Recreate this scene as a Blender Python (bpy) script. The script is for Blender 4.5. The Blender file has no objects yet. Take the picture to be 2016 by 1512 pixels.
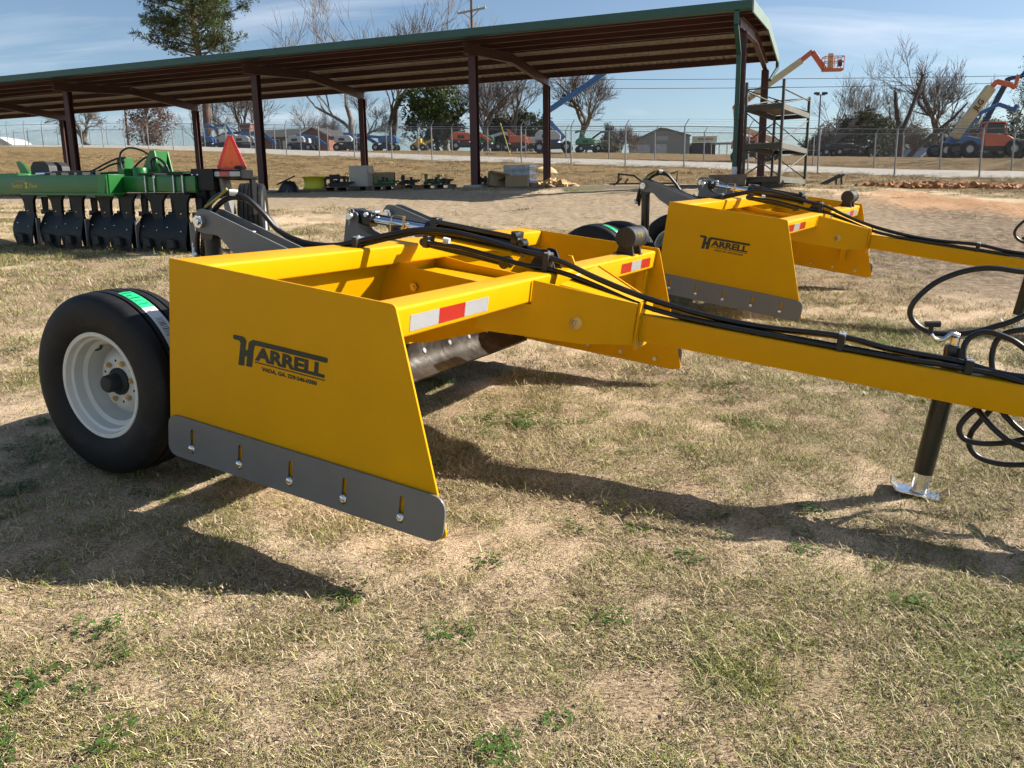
import bpy, bmesh, math, random
import numpy as np
from mathutils import Vector, Matrix, noise as mnoise
from math import radians, sin, cos, pi, tan, atan2, sqrt

random.seed(7)
rng = np.random.default_rng(7)
sc = bpy.context.scene
COL = sc.collection

# ------------------------------------------------------------------ camera
CAMZ = 1.45
CAM = Vector((0, 0, CAMZ))
FPX = 1619.5                                   # focal length in pixels of a 2016 px wide frame
C2W = np.array([[0.999912, -0.01329, 0.0], [-0.002744, -0.206453, 0.978453], [-0.013004, -0.978366, -0.206472]])
cam_data = bpy.data.cameras.new('camera')
cam_data.sensor_width = 36.0
cam_data.lens = FPX / 2016 * 36.0
cam_data.clip_start = 0.05
cam_data.clip_end = 3000
cam = bpy.data.objects.new('camera', cam_data)
COL.objects.link(cam)
M = Matrix.Identity(4)
for i in range(3):
    M[i][0] = C2W[i, 0]; M[i][1] = -C2W[i, 1]; M[i][2] = -C2W[i, 2]; M[i][3] = CAM[i]
cam.matrix_world = M
sc.camera = cam

# ------------------------------------------------------------------ sun, sky, exposure
SUN_EL, SUN_AZ = 34.0, 79.0                    # azimuth clockwise from +Y
sun_dir = Vector((sin(radians(SUN_AZ)) * cos(radians(SUN_EL)), cos(radians(SUN_AZ)) * cos(radians(SUN_EL)), sin(radians(SUN_EL))))
sl = bpy.data.lights.new('sun', 'SUN')
sl.energy = 5.0
sl.angle = radians(0.53)
sl.color = (1.0, 0.945, 0.85)
sun = bpy.data.objects.new('sun', sl)
sun.rotation_euler = sun_dir.to_track_quat('Z', 'Y').to_euler()
sun.location = (30, 10, 40)
COL.objects.link(sun)

world = bpy.data.worlds.new('World')
sc.world = world
world.use_nodes = True
wn, wl = world.node_tree.nodes, world.node_tree.links
wn.clear()
w_out = wn.new('ShaderNodeOutputWorld')
w_bg = wn.new('ShaderNodeBackground')
w_sky = wn.new('ShaderNodeTexSky')
w_sky.sky_type = 'NISHITA'
w_sky.sun_disc = False
w_sky.sun_elevation = radians(SUN_EL)
w_sky.sun_rotation = radians(SUN_AZ)
w_sky.air_density = 1.0
w_sky.dust_density = 0.7
w_sky.ozone_density = 2.6
w_bg.inputs['Strength'].default_value = 0.068
# thin streaky cirrus over the whole dome
w_tc = wn.new('ShaderNodeTexCoord')
w_sep = wn.new('ShaderNodeSeparateXYZ')
w_add = wn.new('ShaderNodeMath'); w_add.operation = 'ADD'; w_add.inputs[1].default_value = 0.16
w_cmb = wn.new('ShaderNodeCombineXYZ')
w_dx = wn.new('ShaderNodeMath'); w_dx.operation = 'DIVIDE'
w_dy = wn.new('ShaderNodeMath'); w_dy.operation = 'DIVIDE'
wl.new(w_tc.outputs['Generated'], w_sep.inputs[0])
wl.new(w_sep.outputs['Z'], w_add.inputs[0])
wl.new(w_sep.outputs['X'], w_dx.inputs[0]); wl.new(w_add.outputs[0], w_dx.inputs[1])
wl.new(w_sep.outputs['Y'], w_dy.inputs[0]); wl.new(w_add.outputs[0], w_dy.inputs[1])
wl.new(w_dx.outputs[0], w_cmb.inputs['X']); wl.new(w_dy.outputs[0], w_cmb.inputs['Y'])
w_map = wn.new('ShaderNodeMapping'); w_map.inputs['Rotation'].default_value = (0, 0, radians(-24)); w_map.inputs['Scale'].default_value = (0.85, 2.4, 1)
w_map.inputs['Location'].default_value = (3.1, 0.4, 0)
wl.new(w_cmb.outputs[0], w_map.inputs['Vector'])
w_n1 = wn.new('ShaderNodeTexNoise'); w_n1.inputs['Scale'].default_value = 1.1; w_n1.inputs['Detail'].default_value = 7; w_n1.inputs['Roughness'].default_value = 0.55; w_n1.inputs['Distortion'].default_value = 0.5
wl.new(w_map.outputs[0], w_n1.inputs['Vector'])
w_n2 = wn.new('ShaderNodeTexNoise'); w_n2.inputs['Scale'].default_value = 0.33; w_n2.inputs['Detail'].default_value = 3
wl.new(w_map.outputs[0], w_n2.inputs['Vector'])
w_mu = wn.new('ShaderNodeMath'); w_mu.operation = 'MULTIPLY'
wl.new(w_n1.outputs['Fac'], w_mu.inputs[0]); wl.new(w_n2.outputs['Fac'], w_mu.inputs[1])
w_rmp = wn.new('ShaderNodeValToRGB')
w_rmp.color_ramp.elements[0].position = 0.262; w_rmp.color_ramp.elements[0].color = (0, 0, 0, 1)
w_rmp.color_ramp.elements[1].position = 0.52; w_rmp.color_ramp.elements[1].color = (0.75, 0.75, 0.75, 1)
wl.new(w_mu.outputs[0], w_rmp.inputs[0])
w_mix = wn.new('ShaderNodeMixRGB'); w_mix.inputs['Color2'].default_value = (8.2, 8.6, 9.4, 1)
wl.new(w_rmp.outputs['Color'], w_mix.inputs['Fac'])
wl.new(w_sky.outputs['Color'], w_mix.inputs['Color1'])
wl.new(w_mix.outputs['Color'], w_bg.inputs['Color'])
wl.new(w_bg.outputs[0], w_out.inputs['Surface'])

sc.view_settings.view_transform = 'Standard'
sc.view_settings.look = 'None'
sc.view_settings.exposure = 0.93
sc.view_settings.gamma = 1.0
sc.view_settings.use_curve_mapping = False
sc.cycles.max_bounces = 4
sc.cycles.diffuse_bounces = 1
sc.cycles.glossy_bounces = 2
sc.cycles.transmission_bounces = 2
sc.cycles.use_adaptive_sampling = True
sc.cycles.adaptive_threshold = 0.05
sc.cycles.transparent_max_bounces = 4
sc.cycles.caustics_reflective = False
sc.cycles.caustics_refractive = False

# ------------------------------------------------------------------ calibrated points
def ray(u, v):
    return C2W @ np.array([(u - 1008) / FPX, (v - 756) / FPX, 1.0])
def at(u, v, D):
    """world point D metres deep along the lens axis"""
    r = ray(u, v) * D
    return Vector((r[0], r[1], r[2] + CAMZ))

# ------------------------------------------------------------------ object helpers
def link(o, parent=None):
    COL.objects.link(o)
    if parent is not None:
        o.parent = parent
    return o
def tag(o, label=None, cat=None, group=None, kind=None):
    if label: o['label'] = label
    if cat: o['category'] = cat
    if group: o['group'] = group
    if kind: o['kind'] = kind
    return o
def thing(name, label, cat, loc=(0, 0, 0), rz=0.0, group=None, mw=None):
    o = bpy.data.objects.new(name, None)
    o.empty_display_size = 0.2
    if mw is not None: o.matrix_world = mw
    else:
        o.location = loc; o.rotation_euler = (0, 0, rz)
    link(o)
    return tag(o, label, cat, group)
def copy_tree(o, parent=None):
    c = o.copy()
    for k in ('label', 'group'):
        if parent is None and k in c: pass
    link(c, parent)
    if parent is not None: c.matrix_parent_inverse = o.matrix_parent_inverse.copy()
    for ch in list(o.children): copy_tree(ch, c)
    return c

def rrect(w, h, r, n=4, cx=0, cy=0):
    pts = []
    for (sx, sy, a0) in ((1, 1, 0), (-1, 1, 90), (-1, -1, 180), (1, -1, 270)):
        for k in range(n + 1):
            a = radians(a0 + 90 * k / n)
            pts.append((cx + sx * (w / 2 - r) + r * cos(a), cy + sy * (h / 2 - r) + r * sin(a)))
    return pts
def roundpoly(pts, rads, n=5):
    """round the corners of a polygon"""
    out = []
    N = len(pts)
    for i in range(N):
        p = Vector(pts[i]); r = rads[i] if isinstance(rads, (list, tuple)) else rads
        if r <= 0: out.append(tuple(p)); continue
        a = (Vector(pts[i - 1]) - p).normalized(); b = (Vector(pts[(i + 1) % N]) - p).normalized()
        ang = a.angle(b); d = r / tan(ang / 2)
        d = min(d, 0.49 * (Vector(pts[i - 1]) - p).length, 0.49 * (Vector(pts[(i + 1) % N]) - p).length)
        p0, p1 = p + a * d, p + b * d
        for k in range(n + 1):
            t = k / n
            q = p0 * (1 - t) ** 2 + p * 2 * t * (1 - t) + p1 * t * t
            out.append((q.x, q.y))
    return out
def smooth_path(pts, n=8):
    P = [Vector(p) for p in pts]
    P = [P[0] * 2 - P[1]] + P + [P[-1] * 2 - P[-2]]
    out = []
    for i in range(1, len(P) - 2):
        p0, p1, p2, p3 = P[i - 1], P[i], P[i + 1], P[i + 2]
        for k in range(n):
            t = k / n
            out.append(0.5 * ((2 * p1) + (p2 - p0) * t + (2 * p0 - 5 * p1 + 4 * p2 - p3) * t * t + (3 * p1 - p0 - 3 * p2 + p3) * t ** 3))
    out.append(P[-2])
    return out

class MB:
    """collects geometry for ONE mesh object"""
    def __init__(s): s.v = []; s.f = []; s.m = []; s.cur = 0
    def add(s, verts, faces):
        o = len(s.v); s.v.extend([tuple(p) for p in verts])
        for f in faces: s.f.append(tuple(o + i for i in f)); s.m.append(s.cur)
        return s
    def box(s, lo, hi, mt=None):
        x0, y0, z0 = lo; x1, y1, z1 = hi
        vs = [(x0, y0, z0), (x1, y0, z0), (x1, y1, z0), (x0, y1, z0), (x0, y0, z1), (x1, y0, z1), (x1, y1, z1), (x0, y1, z1)]
        if mt is not None: vs = [mt @ Vector(p) for p in vs]
        return s.add(vs, [(0, 3, 2, 1), (4, 5, 6, 7), (0, 1, 5, 4), (1, 2, 6, 5), (2, 3, 7, 6), (3, 0, 4, 7)])
    def prism(s, poly, o, u, v, n):
        """poly (a,b) -> o + a*u + b*v, extruded by n"""
        o, u, v, n = Vector(o), Vector(u), Vector(v), Vector(n)
        N = len(poly)
        vs = [o + u * a + v * b for a, b in poly] + [o + u * a + v * b + n for a, b in poly]
        fs = [tuple(range(N - 1, -1, -1)), tuple(range(N, 2 * N))] + [(i, (i + 1) % N, N + (i + 1) % N, N + i) for i in range(N)]
        if u.cross(v).dot(n) < 0: fs = [tuple(reversed(f)) for f in fs]
        return s.add(vs, fs)
    def tube(s, path, r, n=8, caps=True):
        P = [Vector(p) for p in path]
        N = len(P); R = r if isinstance(r, (list, tuple)) else [r] * N
        t0 = (P[1] - P[0]).normalized()
        up = Vector((0, 0, 1)) if abs(t0.z) < 0.9 else Vector((1, 0, 0))
        a = t0.cross(up).normalized(); vs = []
        for i in range(N):
            t = (P[min(i + 1, N - 1)] - P[max(i - 1, 0)])
            if t.length < 1e-9: t = t0
            t = t.normalized()
            a = (a - t * a.dot(t)).normalized(); b = t.cross(a)
            for k in range(n):
                an = 2 * pi * k / n
                vs.append(P[i] + (a * cos(an) + b * sin(an)) * R[i])
        fs = []
        for i in range(N - 1):
            for k in range(n):
                k2 = (k + 1) % n
                fs.append((i * n + k, i * n + k2, (i + 1) * n + k2, (i + 1) * n + k))
        if caps:
            fs.append(tuple(range(n - 1, -1, -1))); fs.append(tuple((N - 1) * n + k for k in range(n)))
        return s.add(vs, fs)
    def cyl(s, a, b, r, n=12, r2=None): return s.tube([a, b], [r, r if r2 is None else r2], n)
    def lathe(s, prof, o, ax, n=32, ref=None):
        """prof (r, h): revolve about axis ax through o"""
        o, ax = Vector(o), Vector(ax).normalized()
        up = Vector((0, 0, 1)) if abs(ax.z) < 0.9 else Vector((1, 0, 0))
        a = ax.cross(up).normalized(); b = ax.cross(a)
        N = len(prof); vs = []
        for r, h in prof:
            for k in range(n):
                an = 2 * pi * k / n
                vs.append(o + ax * h + (a * cos(an) + b * sin(an)) * r)
        fs = [(i * n + k, i * n + (k + 1) % n, (i + 1) * n + (k + 1) % n, (i + 1) * n + k) for i in range(N - 1) for k in range(n)]
        return s.add(vs, fs)
    def beam(s, a, b, w, h, r=0.0, up=(0, 0, 1)):
        """rounded-rectangle bar from a to b"""
        a, b = Vector(a), Vector(b); t = (b - a).normalized(); up = Vector(up)
        x = t.cross(up)
        if x.length < 1e-4: x = t.cross(Vector((1, 0, 0)))
        x.normalize(); y = x.cross(t)
        poly = rrect(w, h, r, 4) if r > 0 else [(-w / 2, -h / 2), (w / 2, -h / 2), (w / 2, h / 2), (-w / 2, h / 2)]
        return s.prism(poly, a, x, y, b - a)
    def hexbolt(s, p, n, r, h):
        p, n = Vector(p), Vector(n).normalized()
        s.tube([p, p + n * h], r, 6); s.tube([p + n * h, p + n * (h + 0.35 * r)], [r * 0.55, r * 0.5], 8)
        return s
    def ico(s, c, r, sq=(1, 1, 1), sub=1):
        bm = bmesh.new(); bmesh.ops.create_icosphere(bm, subdivisions=sub, radius=1)
        vs = [(c[0] + v.co.x * r * sq[0], c[1] + v.co.y * r * sq[1], c[2] + v.co.z * r * sq[2]) for v in bm.verts]
        fs = [tuple(v.index for v in f.verts) for f in bm.faces]; bm.free()
        return s.add(vs, fs)
    def mesh(s, name, mats, smooth=40):
        me = bpy.data.meshes.new(name)
        me.from_pydata(s.v, [], s.f)
        if not isinstance(mats, (list, tuple)): mats = [mats]
        for m in mats: me.materials.append(m)
        if len(mats) > 1: me.polygons.foreach_set('material_index', s.m)
        me.update()
        if smooth:
            me.polygons.foreach_set('use_smooth', [True] * len(me.polygons))
            me.set_sharp_from_angle(angle=radians(smooth))
        return me
    def build(s, name, mats, parent=None, smooth=40, bevel=0.0, seg=2):
        o = bpy.data.objects.new(name, s.mesh(name, mats, smooth))
        link(o, parent)
        if bevel > 0:
            b = o.modifiers.new('bevel', 'BEVEL'); b.width = bevel; b.segments = seg; b.limit_method = 'ANGLE'; b.angle_limit = radians(40)
        return o

def curve_mesh(name, loops, depth, mat, bevel=0.0):
    """flat plate with holes from closed 2D loops; lies in XY, thickness depth centred on z=0"""
    cu = bpy.data.curves.new(name, 'CURVE'); cu.dimensions = '2D'; cu.fill_mode = 'BOTH'
    cu.extrude = max(depth / 2 - bevel, 0); cu.bevel_depth = bevel; cu.bevel_resolution = 1; cu.offset = -bevel
    for lp in loops:
        sp = cu.splines.new('POLY'); sp.points.add(len(lp) - 1); sp.use_cyclic_u = True
        for p, q in zip(sp.points, lp): p.co = (q[0], q[1], 0, 1)
    return curve_to_mesh(name, cu, mat)
def curve_to_mesh(name, cu, mat):
    ob = bpy.data.objects.new(name + '_tmp', cu); COL.objects.link(ob)
    dg = bpy.context.evaluated_depsgraph_get()
    me = bpy.data.meshes.new_from_object(ob.evaluated_get(dg))
    me.name = name
    bpy.data.objects.remove(ob); bpy.data.curves.remove(cu)
    me.materials.clear(); me.materials.append(mat)
    return me
def text_mesh(name, txt, size, mat, weight=0.0, shear=0.0, spacing=1.0, align='LEFT', depth=0.0004, xs=1.0):
    cu = bpy.data.curves.new(name, 'FONT'); cu.body = txt; cu.size = size; cu.offset = weight; cu.shear = shear
    cu.space_character = spacing; cu.align_x = align; cu.extrude = depth; cu.fill_mode = 'BOTH'; cu.resolution_u = 3
    me = curve_to_mesh(name, cu, mat)
    if xs != 1.0:
        for v in me.vertices: v.co.x *= xs
    return me
def frame_matrix(o, x, y, z):
    m = Matrix.Identity(4)
    for i in range(3):
        m[i][0] = x[i]; m[i][1] = y[i]; m[i][2] = z[i]; m[i][3] = o[i]
    return m
def put_mesh(name, me, parent, mat4):
    o = bpy.data.objects.new(name, me); link(o, parent); o.matrix_local = mat4
    return o

# ------------------------------------------------------------------ materials
def new_mat(name):
    m = bpy.data.materials.new(name); m.use_nodes = True
    nt = m.node_tree; b = nt.nodes['Principled BSDF']
    return m, nt, b
def mat(name, col, rough=0.5, metal=0.0, var=0.08, scale=12.0, bump=0.0, bscale=60.0, coat=0.0, dirt=None, dirt_amt=0.0, spec=None, rvar=0.12, coords='Object'):
    """principled paint / metal with uneven colour, roughness, dirt and fine relief"""
    m, nt, b = new_mat(name)
    N, L = nt.nodes, nt.links
    tc = N.new('ShaderNodeTexCoord')
    n1 = N.new('ShaderNodeTexNoise'); n1.inputs['Scale'].default_value = scale; n1.inputs['Detail'].default_value = 5; n1.inputs['Roughness'].default_value = 0.6
    L.new(tc.outputs[coords], n1.inputs['Vector'])
    rp = N.new('ShaderNodeValToRGB')
    c = Vector(col)
    lo = [max(0, x * (1 - var)) for x in c]; hi = [min(1, x * (1 + var)) for x in c]
    rp.color_ramp.elements[0].position = 0.3; rp.color_ramp.elements[0].color = (*lo, 1)
    rp.color_ramp.elements[1].position = 0.7; rp.color_ramp.elements[1].color = (*hi, 1)
    L.new(n1.outputs['Fac'], rp.inputs[0])
    out = rp.outputs['Color']
    if dirt is not None and dirt_amt > 0:
        n3 = N.new('ShaderNodeTexNoise'); n3.inputs['Scale'].default_value = scale * 0.6; n3.inputs['Detail'].default_value = 8; n3.inputs['Roughness'].default_value = 0.7
        L.new(tc.outputs[coords], n3.inputs['Vector'])
        r3 = N.new('ShaderNodeValToRGB'); r3.color_ramp.elements[0].position = 0.52; r3.color_ramp.elements[1].position = 0.75
        r3.color_ramp.elements[0].color = (0, 0, 0, 1); r3.color_ramp.elements[1].color = (dirt_amt, dirt_amt, dirt_amt, 1)
        L.new(n3.outputs['Fac'], r3.inputs[0])
        mx = N.new('ShaderNodeMixRGB'); mx.inputs['Color2'].default_value = (*dirt, 1)
        L.new(r3.outputs['Color'], mx.inputs['Fac']); L.new(out, mx.inputs['Color1']); out = mx.outputs['Color']
    L.new(out, b.inputs['Base Color'])
    b.inputs['Metallic'].default_value = metal
    mr = N.new('ShaderNodeMapRange'); mr.inputs['To Min'].default_value = max(0.03, rough - rvar); mr.inputs['To Max'].default_value = min(1, rough + rvar)
    L.new(n1.outputs['Fac'], mr.inputs['Value']); L.new(mr.outputs[0], b.inputs['Roughness'])
    if coat: b.inputs['Coat Weight'].default_value = coat; b.inputs['Coat Roughness'].default_value = 0.12
    if spec is not None: b.inputs['Specular IOR Level'].default_value = spec
    if bump:
        n2 = N.new('ShaderNodeTexNoise'); n2.inputs['Scale'].default_value = bscale; n2.inputs['Detail'].default_value = 4
        L.new(tc.outputs[coords], n2.inputs['Vector'])
        bp = N.new('ShaderNodeBump'); bp.inputs['Strength'].default_value = bump; bp.inputs['Distance'].default_value = 0.004
        L.new(n2.outputs['Fac'], bp.inputs['Height']); L.new(bp.outputs[0], b.inputs['Normal'])
    return m

MT = {}
MT['yellow'] = mat('yellow_paint', (0.72, 0.35, 0.0), 0.38, 0, 0.04, 3.0, 0.06, 260, coat=0.0, spec=0.16, dirt=(0.56, 0.30, 0.03), dirt_amt=0.16)
MT['grey'] = mat('grey_paint', (0.165, 0.163, 0.158), 0.42, 0, 0.08, 5, 0.05, 200, coat=0.1)
MT['black'] = mat('black_paint', (0.012, 0.012, 0.013), 0.3, 0, 0.2, 8, 0.05, 150, coat=0.2)
MT['matblack'] = mat('matt_black', (0.02, 0.02, 0.02), 0.6, 0, 0.25, 10, 0.1, 90)
MT['hose'] = mat('hose_rubber', (0.009, 0.009, 0.010), 0.36, 0, 0.2, 30, 0.08, 300)
MT['zinc'] = mat('zinc_plate', (0.72, 0.73, 0.74), 0.25, 1.0, 0.08, 20, 0.05, 120)
MT['zincdull'] = mat('galvanised', (0.58, 0.60, 0.61), 0.42, 1.0, 0.14, 14, 0.08, 60)
MT['brass'] = mat('yellow_zinc', (0.60, 0.45, 0.24), 0.35, 1.0, 0.15, 20)
MT['chrome'] = mat('chrome_rod', (0.80, 0.81, 0.83), 0.08, 1.0, 0.03, 9, rvar=0.03)
MT['steel'] = mat('scratched_blade_steel', (0.055, 0.048, 0.042), 0.38, 0.7, 0.35, 9, 0.2, 40, dirt=(0.35, 0.33, 0.30), dirt_amt=0.5)
MT['rim'] = mat('cream_rim_paint', (0.72, 0.70, 0.62), 0.4, 0, 0.05, 8, 0.04, 100, dirt=(0.40, 0.33, 0.22), dirt_amt=0.18)
MT['tyre'] = mat('tyre_rubber', (0.009, 0.009, 0.0095), 0.6, 0, 0.35, 14, 0.15, 180, spec=0.3, dirt=(0.12, 0.10, 0.07), dirt_amt=0.18)
MT['decal'] = mat('decal_black_green', (0.010, 0.022, 0.012), 0.45, 0, 0.1, 10)
MT['white'] = mat('white_plastic', (0.75, 0.75, 0.73), 0.5, 0, 0.06, 12, 0.03, 90)
MT['gold'] = mat('gold_print', (0.45, 0.34, 0.10), 0.4, 0.3, 0.1, 20)
MT['print'] = mat('black_print', (0.02, 0.02, 0.02), 0.6)
MT['green_label'] = mat('green_label', (0.02, 0.52, 0.20), 0.5, 0, 0.06, 20)
def tape_mat(name, col):
    m, nt, b = new_mat(name); N, L = nt.nodes, nt.links
    tc = N.new('ShaderNodeTexCoord'); br = N.new('ShaderNodeTexBrick')
    br.inputs['Scale'].default_value = 90; br.inputs['Mortar Size'].default_value = 0.07
    br.inputs['Color1'].default_value = (*col, 1); br.inputs['Color2'].default_value = (*[x * 0.86 for x in col], 1); br.inputs['Mortar'].default_value = (*[x * 0.6 for x in col], 1)
    mp = N.new('ShaderNodeMapping'); mp.inputs['Rotation'].default_value = (0, radians(90), radians(90))
    L.new(tc.outputs['Object'], mp.inputs[0]); L.new(mp.outputs[0], br.inputs['Vector']); L.new(br.outputs['Color'], b.inputs['Base Color'])
    b.inputs['Roughness'].default_value = 0.28; b.inputs['Coat Weight'].default_value = 0.4
    return m
MT['tape_red'] = tape_mat('red_reflective_tape', (0.55, 0.018, 0.012))
MT['tape_white'] = tape_mat('white_reflective_tape', (0.50, 0.51, 0.53))
# ------------------------------------------------------------------ terrain
# surveyed spot heights relative to the lens (x, y, z)
SPOTS = np.array([
 (-1.74, 3.38, -1.085), (1.776, 3.43, -1.240), (-.50, 2.54, -1.255), (.83, 5.3, -1.13), (.42, 3.45, -1.205), (-1.6, 2.4, -1.13),
 (-.44, 6.03, -1.03), (.77, 7.72, -.915), (2.25, 10.0, -.80), (4.25, 7.05, -1.05), (0, 0, -1.46), (-2.5, .5, -1.25), (2.5, .5, -1.56), (0, 1.5, -1.36), (4, 3, -1.36), (-4, 4, -.86),
 (-4.47, 9.1, -.40), (-3.4, 8.6, -.41), (-5.6, 9.6, -.37), (-9, 9, -.25), (0, 13, -.36), (-5, 14, -.06), (6, 13, -.48), (12, 14, -.55),
 (5.3, 19.7, .47), (-.9, 22, .58), (-7.35, 25.3, .62), (1.46, 27.2, .70), (8.6, 25.5, .62), (-6, 30.5, .85), (-14, 28.5, .72), (-11.5, 35, .95), (-22, 32, .80),
 (12.2, 22.6, .38), (9.6, 24.7, .60), (20, 22, .20), (0, 17.5, .08), (8, 17, -.05), (-10, 20, .3),
 (18.28, 40.2, 1.35), (15.5, 42.2, 1.59), (9.85, 46.0, 2.14), (6.97, 48.0, 2.36), (2.67, 51.0, 2.72), (-13.8, 62.4, 4.08), (-34, 76.4, 5.9), (-52.5, 89.1, 7.17), (23, 37, 1.05),
 (5.73, 59, 3.34), (4.1, 70.5, 4.56), (-7.5, 83, 5.8), (-21.8, 91.3, 6.4), (32.5, 64, 3.4), (36.2, 62, 3.2), (18.4, 103.6, 6.4), (-31.8, 93.4, 6.75), (-51.4, 104, 8.1),
 (20, 60, 2.9), (60, 70, 3.0), (-80, 80, 7.3), (-60, 40, 3.5), (60, 20, -.5), (40, 0, -3), (-40, 0, -.2), (0, -40, -4.5), (60, -40, -6), (-60, -40, -3),
 (0, 140, 6.6), (-80, 140, 8.0), (80, 130, 4.6), (0, 300, 3), (-200, 250, 3), (200, 250, 1), (-250, 60, 4), (250, 40, -4), (0, 480, 0), (-420, 400, 0), (420, 400, -4)])
SPOTS = SPOTS + np.array([0, 0, CAMZ])
_d = np.sqrt(((SPOTS[:, None, :2] - SPOTS[None, :, :2]) ** 2).sum(-1))
def _phi(r): return r                                     # biharmonic-like linear kernel: never overshoots far away
_A = np.zeros((len(SPOTS) + 3,) * 2); n_ = len(SPOTS)
_A[:n_, :n_] = np.sqrt(_d ** 2 + 0.8 ** 2) ; _A[:n_, n_] = 1; _A[:n_, n_ + 1:] = SPOTS[:, :2]; _A[n_, :n_] = 1; _A[n_ + 1:, :n_] = SPOTS[:, :2].T
_W = np.linalg.solve(_A, np.concatenate([SPOTS[:, 2], [0, 0, 0]]))
def gz_arr(x, y):
    x = np.asarray(x, float); y = np.asarray(y, float); out = np.zeros(x.shape); fx = x.ravel(); fy = y.ravel(); fo = np.zeros(fx.shape)
    for i in range(0, len(fx), 20000):
        a, b = fx[i:i + 20000], fy[i:i + 20000]
        d = np.sqrt((a[:, None] - SPOTS[None, :, 0]) ** 2 + (b[:, None] - SPOTS[None, :, 1]) ** 2 + 0.64)
        fo[i:i + 20000] = d @ _W[:n_] + _W[n_] + _W[n_ + 1] * a + _W[n_ + 2] * b
    return fo.reshape(x.shape)
def gz(x, y): return float(gz_arr(np.array([x]), np.array([y]))[0])
def spot(u, D, dz=0.0):
    """ground point in picture column u, D metres deep"""
    r = ray(u, 330) * D
    return Vector((r[0], r[1], gz(r[0], r[1]) + dz))

# value noise for numpy
_perm = rng.random((256, 256))
def vnoise(x, y):
    xi = np.floor(x).astype(int); yi = np.floor(y).astype(int); fx = x - xi; fy = y - yi
    fx = fx * fx * (3 - 2 * fx); fy = fy * fy * (3 - 2 * fy)
    g = lambda a, b: _perm[a % 256, b % 256]
    return (g(xi, yi) * (1 - fx) + g(xi + 1, yi) * fx) * (1 - fy) + (g(xi, yi + 1) * (1 - fx) + g(xi + 1, yi + 1) * fx) * fy
def fbm(x, y, s, o=4):
    t = 0; a = 1.0; n = 0
    for k in range(o):
        t = t + a * vnoise(x * s + 17.3 * k, y * s - 9.1 * k); n += a; a *= 0.55; s = s * 2.03
    return t / n

# shed frame: right front corner of the eave, s runs left along the shed, w runs away under it
SH_O = np.array([5.51, 19.75]); SH_S = np.array([cos(radians(158.1)), sin(radians(158.1))]); SH_W = np.array([cos(radians(68.1)), sin(radians(68.1))])
def shed_sw(x, y):
    dx, dy = x - SH_O[0], y - SH_O[1]
    return dx * SH_S[0] + dy * SH_S[1], dx * SH_W[0] + dy * SH_W[1]
F_A = np.array([18.28, 40.22]); F_D = np.array([-33.3, 23.0]); F_D = F_D / np.linalg.norm(F_D); F_N = np.array([F_D[1], -F_D[0]]); F_N = F_N if F_N[1] > 0 else -F_N
def fence_sn(x, y):
    dx, dy = x - F_A[0], y - F_A[1]
    return dx * F_D[0] + dy * F_D[1], dx * F_N[0] + dy * F_N[1]
def sstep(a, b, x):
    t = np.clip((x - a) / (b - a), 0, 1); return t * t * (3 - 2 * t)

def zones(x, y):
    """track (bare dirt), bank (brown grass), green, clay, sand patches in the lawn"""
    s, w = shed_sw(x, y)
    wob = (fbm(x, y, 0.35, 3) - 0.5) * 3.0
    track = sstep(-7.6, -6.2, w + wob) * (1 - sstep(-1.6, -0.9, w + wob * 0.4))
    mud = sstep(-12.0, -9.5, w + wob) * (1 - sstep(-2.5, -1.5, w + wob * .4)) * sstep(-1.0, -4.5, s + wob)
    track = np.maximum(track, mud)
    clay = sstep(-2.6, -1.6, w + wob * 0.5) * (1 - sstep(0.6, 1.8, w + wob * 0.5)) * sstep(-1.5, -4.0, s)
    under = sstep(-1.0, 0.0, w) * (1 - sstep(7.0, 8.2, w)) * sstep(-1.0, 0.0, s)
    strip = sstep(-1.5, -0.9, w) * (1 - sstep(0.0, 0.8, w)) * sstep(-6.0, -2.0, s) 
    bank = sstep(7.6, 9.5, w) * 1.0
    bank = np.maximum(bank, sstep(3.0, 5.0, w) * sstep(-1.5, -3.5, s))
    sand = sstep(0.46, 0.66, fbm(x + 31, y - 12, 1.1, 5) * 0.62 + 0.38 * fbm(x, y, 6.0, 3))
    green = sstep(0.50, 0.68, fbm(x - 7, y + 3, 0.55, 4) * 0.8 + 0.2 * fbm(x, y, 3.1, 2))
    return dict(track=track, clay=clay, under=under, strip=strip, bank=bank, sand=sand, green=green, mud=mud)

def axis_grid(lo, hi, fine_lo, fine_hi, d0, grow):
    a = list(np.arange(fine_lo, fine_hi, d0)); d = d0
    x = fine_hi
    while x < hi: a.append(x); d *= grow; x += d
    a.append(hi); d = d0; x = fine_lo - d0; b = []
    while x > lo: b.append(x); d *= grow; x -= d
    b.append(lo)
    return np.array(sorted(b) + a)
gx = axis_grid(-420, 420, -3.2, 4.2, 0.055, 1.045)
gy = axis_grid(-45, 480, 0.9, 5.5, 0.055, 1.032)
GX, GY = np.meshgrid(gx, gy)
GZ = gz_arr(GX, GY)
zn = zones(GX, GY)
near = 1 - sstep(12, 40, np.hypot(GX, GY))
GZ = GZ + near * ((fbm(GX, GY, 1.3, 4) - 0.5) * 0.05 + (fbm(GX, GY, 9, 3) - 0.5) * 0.034)
GZ = GZ + zn['mud'] * (fbm(GX * 0.6, GY * 2.2, 1.7, 4) - 0.5) * 0.16 + zn['clay'] * np.maximum(0, fbm(GX, GY, 1.4, 3) - 0.45) * 0.55 + zn['bank'] * (fbm(GX, GY, 0.8, 3) - 0.5) * 0.12
ny, nx = GX.shape
me = bpy.data.meshes.new('ground')
verts = np.stack([GX.ravel(), GY.ravel(), GZ.ravel()], 1)
idx = np.arange(ny * nx).reshape(ny, nx)
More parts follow.
